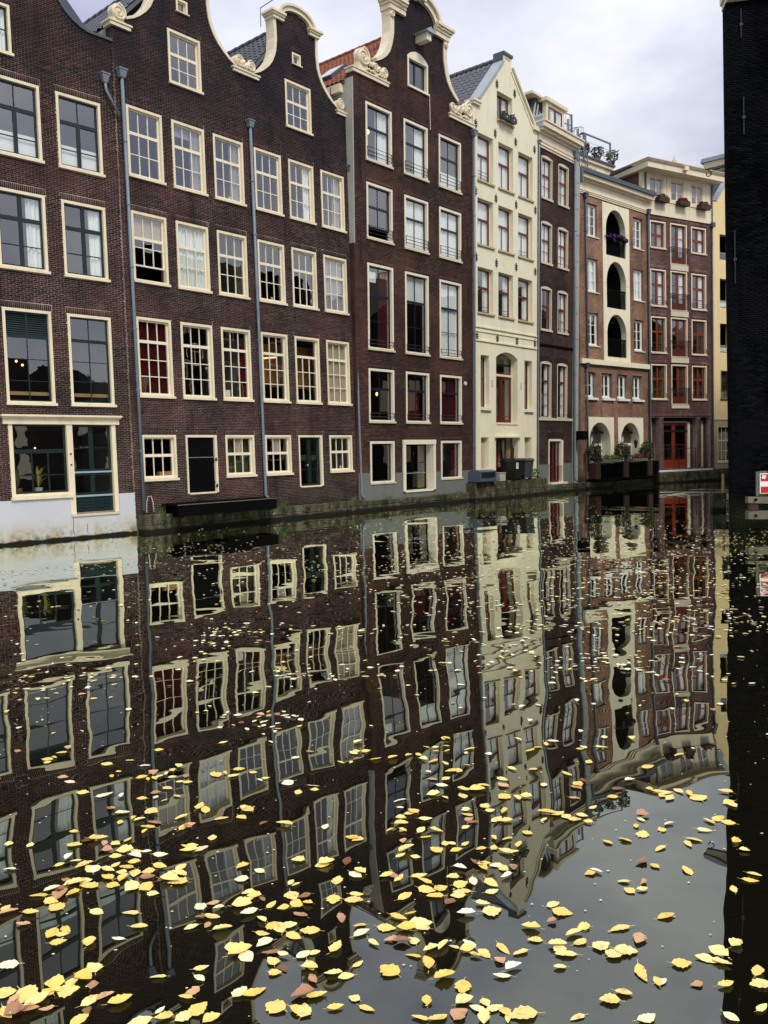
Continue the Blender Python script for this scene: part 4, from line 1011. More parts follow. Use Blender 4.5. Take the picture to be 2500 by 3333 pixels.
# =================================================================== HOUSE SIX
def house_slim():
    H = House('slim_brick_house', 'slim dark brick house with cream cornice and arched window heads right of the cream house', O_A, 40.8, 18.72, 22.12, .025)
    BR = brick_mat('slim_brick', (.030, .017, .014), (.10, .045, .032)); MO = mortar_mat('slim_mortar', (.22, .19, .16))
    lay = [(.42, [(1, 1, 2)]), (.58, [(1, 2, 2)])]
    for v0, v1, fl in ((13.82, 15.84, ('W', 'wr5')), (10.84, 12.85, ('W', 'W')), (7.72, 9.83, ('wl', 'wr5')), (3.62, 6.32, ('wr', 'wr'))):
        for c, (a, b) in enumerate(((18.98, 20.0), (20.57, 21.58))):
            l = lay if v0 > 7 else [(.32, [(1, 1, 2)]), (.68, [(1, 3, 2)])]
            window(H, a, v0, b, v1, STONE_C, REDP, l, fill=fl[c], arch=.08, fw=.055, sill=.09 if v0 > 7 else .02, sillm=STONE_C, dep=.2, sash_in=.12, stile=.045, bar=.02, rail=1 if (c == 1 and v0 < 11) else 0)
            H.soldier.append((a-.05, v1-.08, b+.05, v1+.25)) if False else None
            m = MB(); n = 13
            for i in range(n):
                t0, t1 = i/n, (i+1)/n-.012
                P = lambda t, h: (a-.04+(b-a+.08)*t+(t-.5)*h*.5, v1-.12+.12*(1-(2*t-1)**2)+h)
                q = [P(t0, .0), P(t1, .0), P(t1, .26), P(t0, .26)]
                m.prism(q, -.014, .0)
            H.part('brick_arch', m, BR)
            H.cut.append([(a-.06, v1-.14), (b+.06, v1-.14), (b+.1, v1+.12)]+segtop(a-.1, b+.1, v1+.12, .14)+[(a-.1, v1+.12)])
    H.part('stone_band', MB().box(18.74, 22.10, -.06, .0, 3.50, 3.62), STONE_C); H.part('dark_ledge', MB().box(18.74, 22.10, -.05, .0, 7.02, 7.14), BLACKP)
    H.part('plaster_base', MB().prism([(18.72, -.3), (22.12, -.3), (22.12, 1.40), (21.22, 1.40), (21.22, .42), (19.76, .42), (19.76, 1.38), (18.72, 1.38)], -.04, .0), GREYPL)
    m = MB(); m.box(19.77, 19.85, -.02, .25, .45, 2.55); m.box(21.02, 21.20, -.02, .25, .45, 2.55); m.box(19.85, 21.02, .0, .25, 2.5, 2.62); m.box(19.7, 21.3, -.25, .1, .40, .48)
    d = H.part('door', m, CREAM_W); H.holes.append(rect(19.78, .45, 21.19, 2.6)); H.cut.append(rect(19.72, .4, 21.24, 2.98))
    sash(H, d, 19.85, .48, 20.43, 2.5, [.5, .25, .25], 1, REDP, .12, .08, .03); sash(H, d, 20.43, .48, 21.02, 2.5, [.5, .25, .25], 1, REDP, .12, .08, .03)
    m = MB(); m.tube([(19.8, -.04, 1.28), (21.1, -.04, 1.28)], .012, 5)
    for i in range(13): m.tube([(19.85+i*.1, -.04, .55), (19.85+i*.1, -.04, 1.28)], .009, 4)
    H.part('door_railing', m, REDP, d)
    m = MB()
    for i in range(14): m.prism([(19.70+i*.112, 2.63), (19.70+i*.112+.10, 2.63), (19.69+i*.114+.10, 2.93+.03*sin(pi*i/13)), (19.69+i*.114, 2.93+.03*sin(pi*i/13))], -.014, .0)
    H.part('brick_arch', m, BR)
    out = rect(18.72, -.3, 22.12, 17.0); wall(H, out, MO)
    lay_bricks(H, rect(18.72, .3, 22.12, 16.1), H.cut+[rect(18.7, 0, 19.76, 1.4), rect(21.2, 0, 22.2, 1.4)], BR, course=.056, length=.19, v0=.4, seed=61)
    m = MB(); m.box(18.70, 22.16, -.06, .0, 16.10, 16.70); m.box(18.70, 22.18, -.09, .0, 16.36, 16.41); m.box(18.70, 22.18, -.10, .0, 16.20, 16.25); m.box(18.68, 22.2, -.14, .0, 16.70, 16.80); m.box(18.64, 22.3, -.28, .3, 16.80, 16.92); m.box(18.60, 22.4, -.40, .3, 16.92, 17.15); m.box(18.58, 22.44, -.45, .3, 17.15, 17.22)
    H.part('cornice', m, CREAM)
    H.part('gutter_end', MB().prism([(18.59, 16.9), (18.66, 16.9), (18.66, 17.5), (18.59, 17.4)], -.3, .5), ZINC_L)
    shell(H, 18.72, 22.12, 16.6, 7, GREYPL, True)
    # mansard and dormer
    m = MB(); m.prism([(18.75, 16.9), (22.1, 16.9), (21.6, 18.55), (19.2, 18.55)], .45, 6); rf = H.part('roof', m, LEADG)
    for r in range(6):
        for c in range(3):
            H.part('tile', MB().tube([(18.86+.085*r+c*.26, .44+.02*r, 17.0+.27*r), (18.94+.085*r+c*.26, .46+.02*r, 17.3+.27*r)], [.13, .12], 7), TILE_D, rf)
    m = MB(); m.box(19.62, 21.32, .17, 2.0, 17.05, 18.42, 1); m.box(19.60, 19.80, .10, .30, 17.05, 18.4); m.box(21.10, 21.34, .10, .30, 17.05, 18.4); m.box(19.8, 21.10, .10, .165, 18.25, 18.4); m.box(19.45, 21.50, -.02, 2.0, 18.42, 18.58)
    dm = H.part('dormer', m, [CREAM, LEADG])
    sash(H, dm, 19.82, 17.32, 20.45, 18.24, 1, 1, REDP, .08, .05); sash(H, dm, 20.45, 17.32, 21.08, 18.24, 1, 1, REDP, .08, .05); drape(H, dm, 19.8, 21.1, 17.3, 18.25, .15, CURT_W)
    H.part('roof_edge', MB().box(18.6, 20.0, .25, 3, 18.55, 18.66), CREAM)
    drainpipe(H, 22.06, 16.35, .62, r=.06, y=-.12, du=.15, hs=1.3)
    # concrete flue strip filling the gap to the next house
    m = MB(); m.box(22.14, 22.62, -.02, .6, .1, 16.3); m.box(22.64, 22.96, .10, .6, .1, 16.2)
    fl = H.part('flue_strip', m, GREYPL2)
    for z in np.arange(1.2, 16, 1.28): H.part('joint', MB().box(22.14, 22.62, -.026, -.02, z, z+.025), IRON, fl)
    m = MB(); m.box(22.35, 22.95, -.5, .0, 2.55, 3.0); H.part('vent_box', m, BLACKP, fl)
    return H
H6 = house_slim()

# =================================================================== HOUSE SEVEN
O7 = (10.0328, 43.891)
def house_arch():
    H = House('arched_house', 'brick house with a cream strip of three stacked arched loggias', O7, 48, .50, 7.20)
    BR = brick_mat('tan_brick', (.22, .115, .078), (.42, .24, .155)); MO = mortar_mat('tan_mortar', (.40, .31, .24))
    W3 = [(1, [(1, 3, 1), (1, 3, 1)])]
    for v0, v1, fl in ((13.18, 14.82, 'wl'), (10.32, 12.0, 'W'), (7.52, 9.2, 'wl')):
        for a, b in ((1.22, 2.18), (5.72, 6.66)):
            H.holes.append(rect(a-.02, v0-.02, b+.12, v1+.04)); H.cut.append(rect(a-.02, v0-.06, b+.12, v1+.04))
            f = window(H, a, v0, b, v1, WHITE, WHITE, W3, fw=.05, sill=.05, rec=.13, cut=False, fill=fl, stile=.045, bar=.03, dep=.1, sash_in=.03)
            H.part('stone_sill', MB().box(a-.06, b+.16, -.06, .13, v0-.075, v0-.01), STONE_C, f)
            H.part('brick_reveal', MB().box(b+.02, b+.12, .0, .2, v0, v1), BR, f)
    for a, b in ((.98, 1.76), (2.48, 3.34), (3.95, 4.83), (5.48, 6.34)):
        H.holes.append(rect(a-.02, 4.78, b+.16, 6.12)); H.cut.append(rect(a-.02, 4.70, b+.16, 6.12))
        f = window(H, a, 4.80, b, 6.08, WHITE, WHITE, [(1, [(1, 2, 1), (1, 2, 1)])], fw=.05, sill=.05, rec=.14, cut=False, fill='O', stile=.05, bar=.03, dep=.1, sash_in=.03)
        H.part('stone_sill', MB().box(a-.06, b+.22, -.12, .14, 4.66, 4.775), WHITE, f)
    # arched panel
    ap = lambda u0, v0, u1, vs, vc: [(u0, v0), (u1, v0)] + arc((u0+u1)/2, vs, (u1-u0)/2, vc-vs, 0, pi, 18)
    arches = [ap(2.98, 12.42, 4.88, 13.75, 14.88), ap(3.0, 9.64, 4.88, 11.0, 12.14), ap(3.0, 7.02, 4.88, 8.25, 9.32)]
    H.holes.append(rect(2.70, 6.80, 5.24, 15.10)); H.cut.append(rect(2.68, 6.78, 5.26, 15.4))
    pn = H.part('loggia_panel', MB().prism(rect(2.68, 6.78, 5.26, 15.14), -.03, .30, arches), STUCCO)
    for k, a in enumerate(arches):
        v0 = a[0][1]
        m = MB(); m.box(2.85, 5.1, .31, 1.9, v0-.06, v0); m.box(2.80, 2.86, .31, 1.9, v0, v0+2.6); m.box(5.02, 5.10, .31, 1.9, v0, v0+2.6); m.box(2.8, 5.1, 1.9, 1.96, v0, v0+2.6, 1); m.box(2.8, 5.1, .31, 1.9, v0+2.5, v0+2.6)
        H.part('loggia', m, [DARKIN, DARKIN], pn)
        m = MB()
        for i in range(19): m.box(3.02+i*.1, 3.055+i*.1, .015, .045, v0+.06, v0+.94)
        m.box(3.0, 4.88, .0, .06, v0+.94, v0+1.0); m.box(3.0, 4.88, .015, .045, v0+.05, v0+.08)
        H.part('balustrade', m, BLACKP, pn)
        for j in range(2): H.part('joint', MB().box(2.69 if j == 0 else 4.9, 2.96 if j == 0 else 5.25, -.036, -.03, v0+1.3, v0+1.315), TAN, pn)
    m = MB(); m.box(.46, 7.16, -.16, .0, 6.52, 6.78); b = H.part('stone_band', m, STUCCO)
    # ground floor arches
    gar = [ap(1.20, .62, 3.16, 2.45, 3.48), ap(4.20, .62, 6.10, 2.45, 3.48)]
    for (a, b), g in zip(((.94, 3.52), (3.94, 6.50)), gar):
        H.holes.append(rect(a+.02, .6, b-.02, 3.74)); H.cut.append(rect(a, .3, b, 3.78))
        p = H.part('arch_panel', MB().prism(rect(a, .45, b, 3.76), -.03, .55, [g]), STUCCO)
        m = MB(); x0, x1 = g[0][0], g[1][0]
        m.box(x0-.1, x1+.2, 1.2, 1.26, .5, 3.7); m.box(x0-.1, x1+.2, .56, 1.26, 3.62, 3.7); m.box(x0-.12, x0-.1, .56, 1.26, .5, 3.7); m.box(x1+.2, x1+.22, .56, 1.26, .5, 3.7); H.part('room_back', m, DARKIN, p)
        for q in (0, 1):
            xa = x0+.05+q*.98
            sash(H, p, xa, .62, xa+.92, 2.3, [.75, .25], 1, WHITE, .50, .07); sash(H, p, xa, 2.3, xa+.92, 3.4, 1, 1, WHITE, .50, .06)
    # outlines
    out = rect(.50, -.3, 7.20, 15.9); wall(H, out, MO)
    lay_bricks(H, rect(.50, .3, 7.2, 15.36), H.cut+[rect(.4, 6.5, 7.3, 6.8)], BR, course=.062, length=.22, v0=.4, seed=71)
    m = MB(); m.box(.50, 7.22, -.05, .0, 15.36, 16.0); 
    for i, z in enumerate((15.22, 15.30, 15.38)): m.box(.50, 7.22, -.06-.02*i, .0, z, z+.05)
    m.box(.45, 7.28, -.16, .1, 15.86, 15.95); m.box(.40, 7.35, -.36, .1, 15.95, 16.15); c = H.part('cornice', m, CREAM)
    m = MB(); m.prism([(.40, 16.15), (7.36, 16.15), (7.42, 16.36), (.36, 16.36)], -.48, .0); H.part('gutter', m, LEADG, c)
    m = MB(); m.box(.30, .38, -.46, .0, 15.6, 16.36); m.box(.40, .50, -.06, .3, 14.9, 15.9); H.part('gutter_end', m, ZINC, c)
    shell(H, .50, 7.20, 15.8, 7, BR)
    # set back top storey
    m = MB(); m.box(.4, 5.9, 1.5, 6, 15.9, 17.9); m.box(.3, 6.05, 1.38, 6.1, 17.78, 17.95); m.box(.25, 6.1, 1.30, 6.15, 17.95, 18.05, 1); t = H.part('top_storey', m, [CREAM, LEADG])
    drainpipe(H, 5.72, 17.4, 16.2, mat=LEADG, y=1.42, hs=.9, foot=False)
    drainpipe(H, 1.05, 15.0, 6.6, mat=LEADG, r=.05, y=-.11, hs=1.1); drainpipe(H, .92, 6.3, .9, mat=LEADG, r=.05, y=-.12, hs=1.1, foot=False); drainpipe(H, 7.12, 15.2, .5, mat=LEADG, r=.06, y=-.12, hs=1.1)
    # lantern in the second arch
    m = MB(); m.tube([(5.85, .12, 2.35), (5.70, -.02, 2.45)], .012, 5); m.tube([(5.70, -.02, 2.06), (5.70, -.02, 2.14), (5.70, -.02, 2.38), (5.70, -.02, 2.42), (5.70, -.02, 2.58)], [.05, .07, .12, .15, .02], 6); H.part('wall_lantern', m, IRON)
    # balcony with railings over the water
    m = MB(); m.box(.95, 7.2, -.62, -.03, .40, .50)
    bal = H.part('balcony', m, BLACKP)
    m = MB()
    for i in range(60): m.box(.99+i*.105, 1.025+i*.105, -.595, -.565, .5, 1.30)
    m.box(.99, 7.18, -.545, -.535, .5, 1.26)  # added black sheet standing in for the shade behind the bars
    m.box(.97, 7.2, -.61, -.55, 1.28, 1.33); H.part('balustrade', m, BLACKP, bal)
    return H
H7 = house_arch()
def at7(u, y, v): return H7.root.matrix_world @ Vector((u-H7.uc, y, v))
# tubs and plants on that balcony
RZ7 = H7.root.rotation_euler.z
for k, (u, lab) in enumerate(((1.02, 'leftmost brown wooden tub with a loose dark shrub on the arched house balcony'), (3.70, 'middle brown wooden tub with a rounded dark shrub on the arched house balcony'), (6.15, 'rightmost brown wooden tub with a round dark shrub beside the drainpipe'))):
    t = thing('planter_tub', lab, 'planter', at7(u, -.42, .50), RZ7, 'wooden tubs on the balcony')
    for j in range(6): link('plank', MB().box(-.23+j*.077, -.23+j*.077+.072, -.25, -.225, 0, .84).mesh('plank', WOODB), t)
    link('box', MB().box(-.23, .23, -.22, .2, 0, .82).mesh('box', WOODB), t)
    link('foliage', leafcloud(900, .46, .38, .60, .085, FOL_D, 70+k, cz=1.36).mesh('foliage', FOL_D), t)
    link('stem', MB().tube([(0, 0, .85), (.02, 0, 1.4)], .02, 6).mesh('stem', WOODB), t)
for k, (u, w, mat) in enumerate(((2.25, .9, FOL_G), (5.0, .75, FOL_R))):
    t = thing('planter_trough', ('long grey trough with green herbs' if k == 0 else 'long grey trough with russet flowers')+' on the balcony railing between the tubs', 'planter', at7(u, -.60, 1.34), RZ7, 'troughs on the balcony railing')
    link('trough', MB().box(-w, w, -.14, .12, 0, .16).mesh('trough', WOODG), t); link('foliage', leafcloud(220, w, .15, .16, .10, mat, 80+k, cz=.24).mesh('foliage', mat), t)
t = thing('flower_trough', 'purple flowers trailing over the top loggia railing of the arched house', 'flower box', at7(3.95, -.10, 13.38), RZ7)
link('trough', MB().box(-.9, .95, -.08, .06, -.1, .06).mesh('trough', WOODK), t); link('flowers', leafcloud(420, 1.12, .16, .20, .10, FOL_P, 90, cz=.02).mesh('flowers', FOL_P), t)
t = thing('loggia_plant', 'dim leafy plant standing inside the top loggia', 'plant', at7(4.0, .8, 12.42), RZ7)
link('pot', MB().tube([(0, 0, 0), (0, 0, .3)], [.12, .16], 10).mesh('pot', TERRA), t); link('foliage', leafcloud(120, .3, .3, .45, .13, FOL_D, 91, cz=.8).mesh('foliage', FOL_D), t)
t = thing('gutter_plant', 'bright green grassy plants growing at the left end of the arched house cornice', 'plant', at7(1.1, -.1, 16.36), RZ7)
mm = MB(); rnd = random.Random(5)
for i in range(120):
    x, y = rnd.uniform(-.7, .8), rnd.uniform(-.2, .3); a = rnd.random()*6.3; h = rnd.uniform(.15, .42); l = .14
    mm.add([(x-.02, y, 0), (x+.02, y, 0), (x+cos(a)*l, y+sin(a)*l, h)], [(0, 1, 2)], 0, rnd.uniform(.1, .95))
link('foliage', mm.mesh('foliage', FOL_G), t); link('tray', MB().box(-.7, .8, -.22, .3, -.0, .06).mesh('tray', ZINC), t)
for k, (u, y, r, mat, lab) in enumerate(((3.55, 1.6, .34, FOL_D, 'round clipped bush left of the terracotta pot on the roof terrace'), (4.75, 1.6, .38, FOL_D, 'round clipped bush in a terracotta pot on the roof terrace'), (6.0, 1.5, .42, FOL_G, 'feathery pale bush at the right end of the roof terrace'))):
    t = thing('roof_bush', lab, 'bush', at7(u, y, 18.05), RZ7, 'bushes on the roof terrace')
    link('pot', MB().tube([(0, 0, 0), (0, 0, .26)], [.15, .20], 12).mesh('pot', TERRA if k == 1 else IRON), t); link('foliage', leafcloud(320, r, r, r*.85, .10, mat, 95+k, cz=.26+r*.7).mesh('foliage', mat), t)
t = thing('cornice_bush', 'yellow green bush behind the arched house cornice near the brick loft wall', 'bush', at7(6.9, .5, 16.1), RZ7)
link('foliage', leafcloud(220, .5, .25, .4, .12, FOL_Y, 99, cz=.35).mesh('foliage', FOL_Y), t); link('pot', MB().box(-.3, .3, -.15, .15, 0, .2).mesh('pot', TERRA), t)
# terrace railing and spiral stair
t = thing('roof_railing', 'thin steel railing round the roof terrace above the arched house', 'railing', at7(3.4, 1.45, 18.05), RZ7)
mm = MB(); mm.box(-.04, .04, -.04, .04, 0, 1.15); link('post', mm.mesh('post', STEEL), t); link('post', MB().box(2.36, 2.44, -.04, .04, 0, 1.15).mesh('post', STEEL), t)
link('top_rail', MB().box(-.04, 2.44, -.04, .04, 1.15, 1.22).mesh('top_rail', STEEL), t)
for z in (.4, .8): link('wire', MB().tube([(0, 0, z), (2.4, 0, z)], .008, 4).mesh('wire', STEEL), t)
t = thing('spiral_staircase', 'grey steel spiral staircase between the slim brick house and the roof terrace', 'staircase', at7(1.85, .85, 16.2), RZ7)
link('pole', MB().tube([(0, 0, 0), (0, 0, 2.75)], .05, 10).mesh('pole', STEEL), t)
for i in range(12):
    a = -1.2+i*.48; q = MB(); z = .2*i+.2
    q.add([(0, 0, z), (.5*cos(a), .5*sin(a), z), (.5*cos(a+.5), .5*sin(a+.5), z), (0, 0, z-.04), (.5*cos(a), .5*sin(a), z-.04), (.5*cos(a+.5), .5*sin(a+.5), z-.04)], [(0, 1, 2), (5, 4, 3), (1, 4, 5, 2), (0, 3, 4, 1), (2, 5, 3, 0)])
    link('tread', q.mesh('tread', STEEL), t)
    for e in (0, .24): link('baluster', MB().tube([(.5*cos(a+e), .5*sin(a+e), z), (.5*cos(a+e), .5*sin(a+e), min(2.65, z+.85))], .013, 5).mesh('baluster', STEEL), t)
for off in (.45, .85): link('handrail', MB().tube([(.5*cos(-1.2+i*.24), .5*sin(-1.2+i*.24), min(2.66, off+.2+.1*i)) for i in range(24)], .018, 6).mesh('handrail', STEEL), t)
link('newel', MB().box(-.60, -.52, -.04, .04, 1.6, 3.35).mesh('newel', STEEL), t); link('newel', MB().box(-.90, -.84, -.04, .04, 2.1, 3.05).mesh('newel', STEEL), t); link('newel', MB().box(.46, .53, -.04, .04, 1.2, 2.68).mesh('newel', STEEL), t)
for z in (2.75, 3.28): link('deck_rail', MB().box(-1.6, -.52, -.02, .02, z, z+.04).mesh('deck_rail', STEEL), t)
for x in (-1.4, -1.2, -1.05, -.72): link('baluster', MB().tube([(x, 0, 2.1), (x, 0, 3.28)], .012, 5).mesh('baluster', STEEL), t)

# =================================================================== HOUSE EIGHT
O8 = (15.346, 48.675); K8 = 1.062          # the last two houses stand a little farther back
def house_orange():
    H = House('orange_window_house', 'reddish brick house with orange window frames and cream loft storey', O8, 60, .0, 5.08, k=K8)
    BR = brick_mat('plum_brick', (.085, .042, .040), (.21, .10, .088)); MO = mortar_mat('plum_mortar', (.36, .28, .25))
    X = [(1, [(1, 1, 1), (1, 1, 1)])]
    rows = [(12.70, 14.18, 12.02, 'gr', 'wr'), (9.62, 11.63, 9.52, 'wr', 'wr'), (7.12, 9.11, 7.0, 'or', 'or'), (4.62, 6.56, 4.40, 'or+O', 'O')]
    for r, (v0, v1, vm, f1, f2) in enumerate(rows):
        lay = [(.5, [(1, 1, 1), (1, 1, 1)]), (.5, [(1, 1, 1), (1, 1, 1)])] if r == 0 else [(.40, [(1, 1, 1), (1, 1, 1)]), (.60, [(1, [.55, .45], 1), (1, [.55, .45], 1)])]
        for a, b in ((.20, 1.40), (3.42, 4.64)):
            window(H, a, v0, b, v1, CREAM, ORANGE, lay, fill=f1 if a < 1 else f2, fw=.07, sill=.07, sillm=STONE_C, dep=.2, sash_in=.12, stile=.06, bar=.03, rail=2 if r else 0, label='window tilted open at the bottom' if (r == 0 and a > 1) else None)
            H.soldier.append((a-.04, v1+.004, b+.06, v1+.22))
        f = window(H, 1.76, vm, 3.08, v1+.02, CREAM, ORANGE, [(1, [(1, [.33, .37, .30], 1), (1, [.33, .37, .30], 1)])], fill='wr' if r < 2 else 'or', fw=.07, sill=.0, dep=.2, sash_in=.12, stile=.085, bar=.03, name='balcony_door')
        H.part('door_panel', MB().box(1.86, 2.36, .085, .115, vm+.08, vm+.42).box(2.48, 2.98, .085, .115, vm+.08, vm+.42), ORANGE, f)
        H.soldier.append((1.72, v1+.024, 3.12, v1+.24))
        H.part('stone_slab', MB().box(1.74, 3.14, -.06, .0, vm-.33 if r < 3 else vm-.22, vm-.004), STONE_C, f)
        H.cut.append(rect(1.74, vm-.34 if r < 3 else vm-.23, 3.14, vm))
        m = MB(); m.box(1.74, 3.16, -.14, -.11, vm+.86, vm+.89); m.box(1.74, 3.16, -.14, -.11, vm+.78, vm+.80) if r < 2 else None; m.box(1.74, 3.16, -.14, -.11, vm+.06, vm+.08)
        for i in range(15): m.box(1.75+i*.099, 1.768+i*.099, -.134, -.116, vm+.06, vm+.86)
        m.box(1.74, 1.76, -.14, .0, vm+.84, vm+.88); m.box(3.14, 3.16, -.14, .0, vm+.84, vm+.88)
        H.part('balcony_railing', m, IRON, f)
    gh = [rect(.02, .86, .86, 3.68), rect(1.14, .86, 3.83, 3.68), rect(4.12, .86, 4.94, 3.68)]
    for g in gh: H.holes.append(g); H.cut.append(g)
    H.soldier.append((.02, 3.69, 4.98, 3.88))
    m = MB(); m.box(.0, 5.0, .9, .96, .6, 3.8, 1)
    for x in (.86, 1.14, 3.83, 4.12): pass
    gf = H.part('porch_back', m, [BR, DARKIN]); m = MB()
    for a, b in ((.70, .86), (1.14, 1.18), (3.62, 3.83), (4.12, 4.16), (4.7, 4.94)): m.box(a, b, .33, .9, .8, 3.68)
    H.part('porch_side', m, BR, gf)
    m = MB(); m.box(3.42, 3.60, .30, .42, .86, 3.45); m.box(1.20, 3.42, .36, .42, 3.40, 3.5); m.box(.46, .56, .30, .42, .86, 3.5); m.box(4.55, 4.68, .30, .42, .86, 3.5); m.box(1.2, 3.6, .1, .42, .78, .87)
    fr = H.part('entrance_frame', m, CREAM_W)
    sash(H, fr, 1.20, .87, 2.31, 3.40, [.48, .32, .20], 1, ORANGE, .36, .13, .02); sash(H, fr, 2.31, .87, 3.42, 3.40, [.48, .32, .20], 1, ORANGE, .36, .13, .02)
    H.part('door_panel', MB().box(1.33, 2.2, .355, .38, 1.0, 1.36).box(2.44, 3.3, .355, .38, 1.0, 1.36), ORANGE, fr)
    m = MB(); m.box(1.16, 3.75, .0, .03, 1.95, 1.98); m.box(3.70, 3.75, .0, .03, .9, 1.98); m.box(2.33, 2.37, .0, .03, .7, 1.98)
    for x in (3.45, 3.55): m.tube([(x, .015, .95), (x, .015, 1.95)], .012, 4)
    H.part('entrance_railing', m, IRON, fr)
    sash(H, fr, .06, .9, .46, 3.5, [.6, .4], 1, BLACKP, .36, .04); sash(H, fr, 4.2, .9, 4.55, 3.5, [.6, .4], 1, BLACKP, .36, .04)
    H.part('stone_step', MB().box(.1, 5.0, -.12, .3, .70, .80), WHITE, fr)
    out = rect(.0, -.3, 5.08, 14.48); wall(H, out, MO); lay_bricks(H, rect(.0, .7, 5.08, 14.48), H.cut, BR, soldier=H.soldier, course=.062, length=.22, v0=.7, seed=81)
    shell(H, -.3, 5.08, 14.4, 7, BR, roofm=LEADG)
    # cream band and loft
    m = MB(); m.box(.0, 5.12, -.05, .0, 14.48, 15.22); m.box(.0, 5.15, -.09, .0, 15.22, 15.28); m.box(.0, 5.12, -.06, .0, 15.10, 15.14); H.part('cream_band', m, CREAM)
    loft = [rect(.24, 15.40, 1.29, 16.50), rect(1.86, 15.40, 2.90, 16.50), rect(3.49, 15.40, 4.43, 16.50)]
    H.part('loft_wall', MB().prism(rect(-.3, 14.5, 5.08, 17.0), .0, .25, loft), CREAM); H.part('loft_side', MB().box(-.31, -.2, .25, 5, 14.5, 17.0), BR)
    for g in loft:
        window(H, g[0][0], g[0][1], g[1][0], g[2][1], CREAM, CREAM, [(1, [(1, [.6, .4], 1), (1, [.6, .4], 1)])], fw=.05, sill=.0, rec=.04, cut=False, fill='gr', stile=.05, bar=.025, sash_in=.04)
    m = MB()
    for x in (1.50, 3.12, 4.68): m.box(x, x+.12, -.03, .0, 15.3, 16.6)
    H.part('pilaster', m, CREAM)
    m = MB(); m.box(-.60, 5.42, -.66, 5, 16.66, 16.96); m.box(-.64, 5.46, -.71, 5, 16.96, 17.0); m.box(-.68, 5.50, -.76, 5, 17.0, 17.05); m.box(-.71, 5.53, -.80, 5, 17.05, 17.10, 1); e = H.part('eaves', m, [CREAM, TAN])
    m = MB(); m.box(2.0, 2.3, -.86, -.66, 16.78, 17.0); H.part('beam_end', m, CREAM, e)
    drainpipe(H, 5.10, 16.6, .62, mat=LEADG, r=.045, y=-.07, hopper=False, hs=1); H.part('rain_hopper', MB().box(4.98, 5.22, -.2, -.02, 14.3, 14.55), LEADG)
    m = MB().tube([(-.12, -.06, 16.6), (-.12, -.06, 15.3)], .05, 8); H.part('drainpipe', m, LEADG)
    for k, u in enumerate((.92, 2.52, 4.18)):
        w = H.root.matrix_world @ Vector((u-H.uc, -.26, 15.12)); p = ('left', 'middle', 'right')[k]
        t = thing('flower_box', p+' brown flower box of the three below the cream loft windows', 'flower box', w, H.root.rotation_euler.z, 'brown flower boxes below the loft windows')
        link('box', MB().box(-.42, .42, -.16, .16, 0, .26).mesh('box', WOODB), t); link('foliage', leafcloud(170, .42, .17, .14, .10, FOL_R, 20+k, cz=.32).mesh('foliage', FOL_R if k else FOL_R), t)
    w = H.root.matrix_world @ Vector((4.45-H.uc, 2.0, 17.1))
    t = thing('parasol', 'folded beige parasol standing on the roof above the cream loft', 'parasol', w)
    link('pole', MB().tube([(0, 0, 0), (0, 0, 1.75)], .025, 6).mesh('pole', WOODB), t)
    mm = MB(); vs = []; n = 12
    for z, r in ((.55, .20), (.62, .21), (1.1, .17), (1.5, .12), (1.62, .05), (1.72, .025), (1.8, .0)):
        for i in range(n): vs.append((r*(1+.18*(-1)**i)*cos(2*pi*i/n), r*(1+.18*(-1)**i)*sin(2*pi*i/n), z))
    mm.add(vs, [(j*n+i, j*n+(i+1) % n, (j+1)*n+(i+1) % n, (j+1)*n+i) for j in range(6) for i in range(n)]); link('canopy', mm.mesh('canopy', CANVAS), t)
    return H
H8 = house_orange()
quay(O7, 48, .5, 7.25, .35, .34, seed=8); quay(O8, 60, .0, 5.45, .75, .60, seed=9, rough=.03); quay((20.007, 51.367), 60, .15, 6, .14, .66, seed=10)

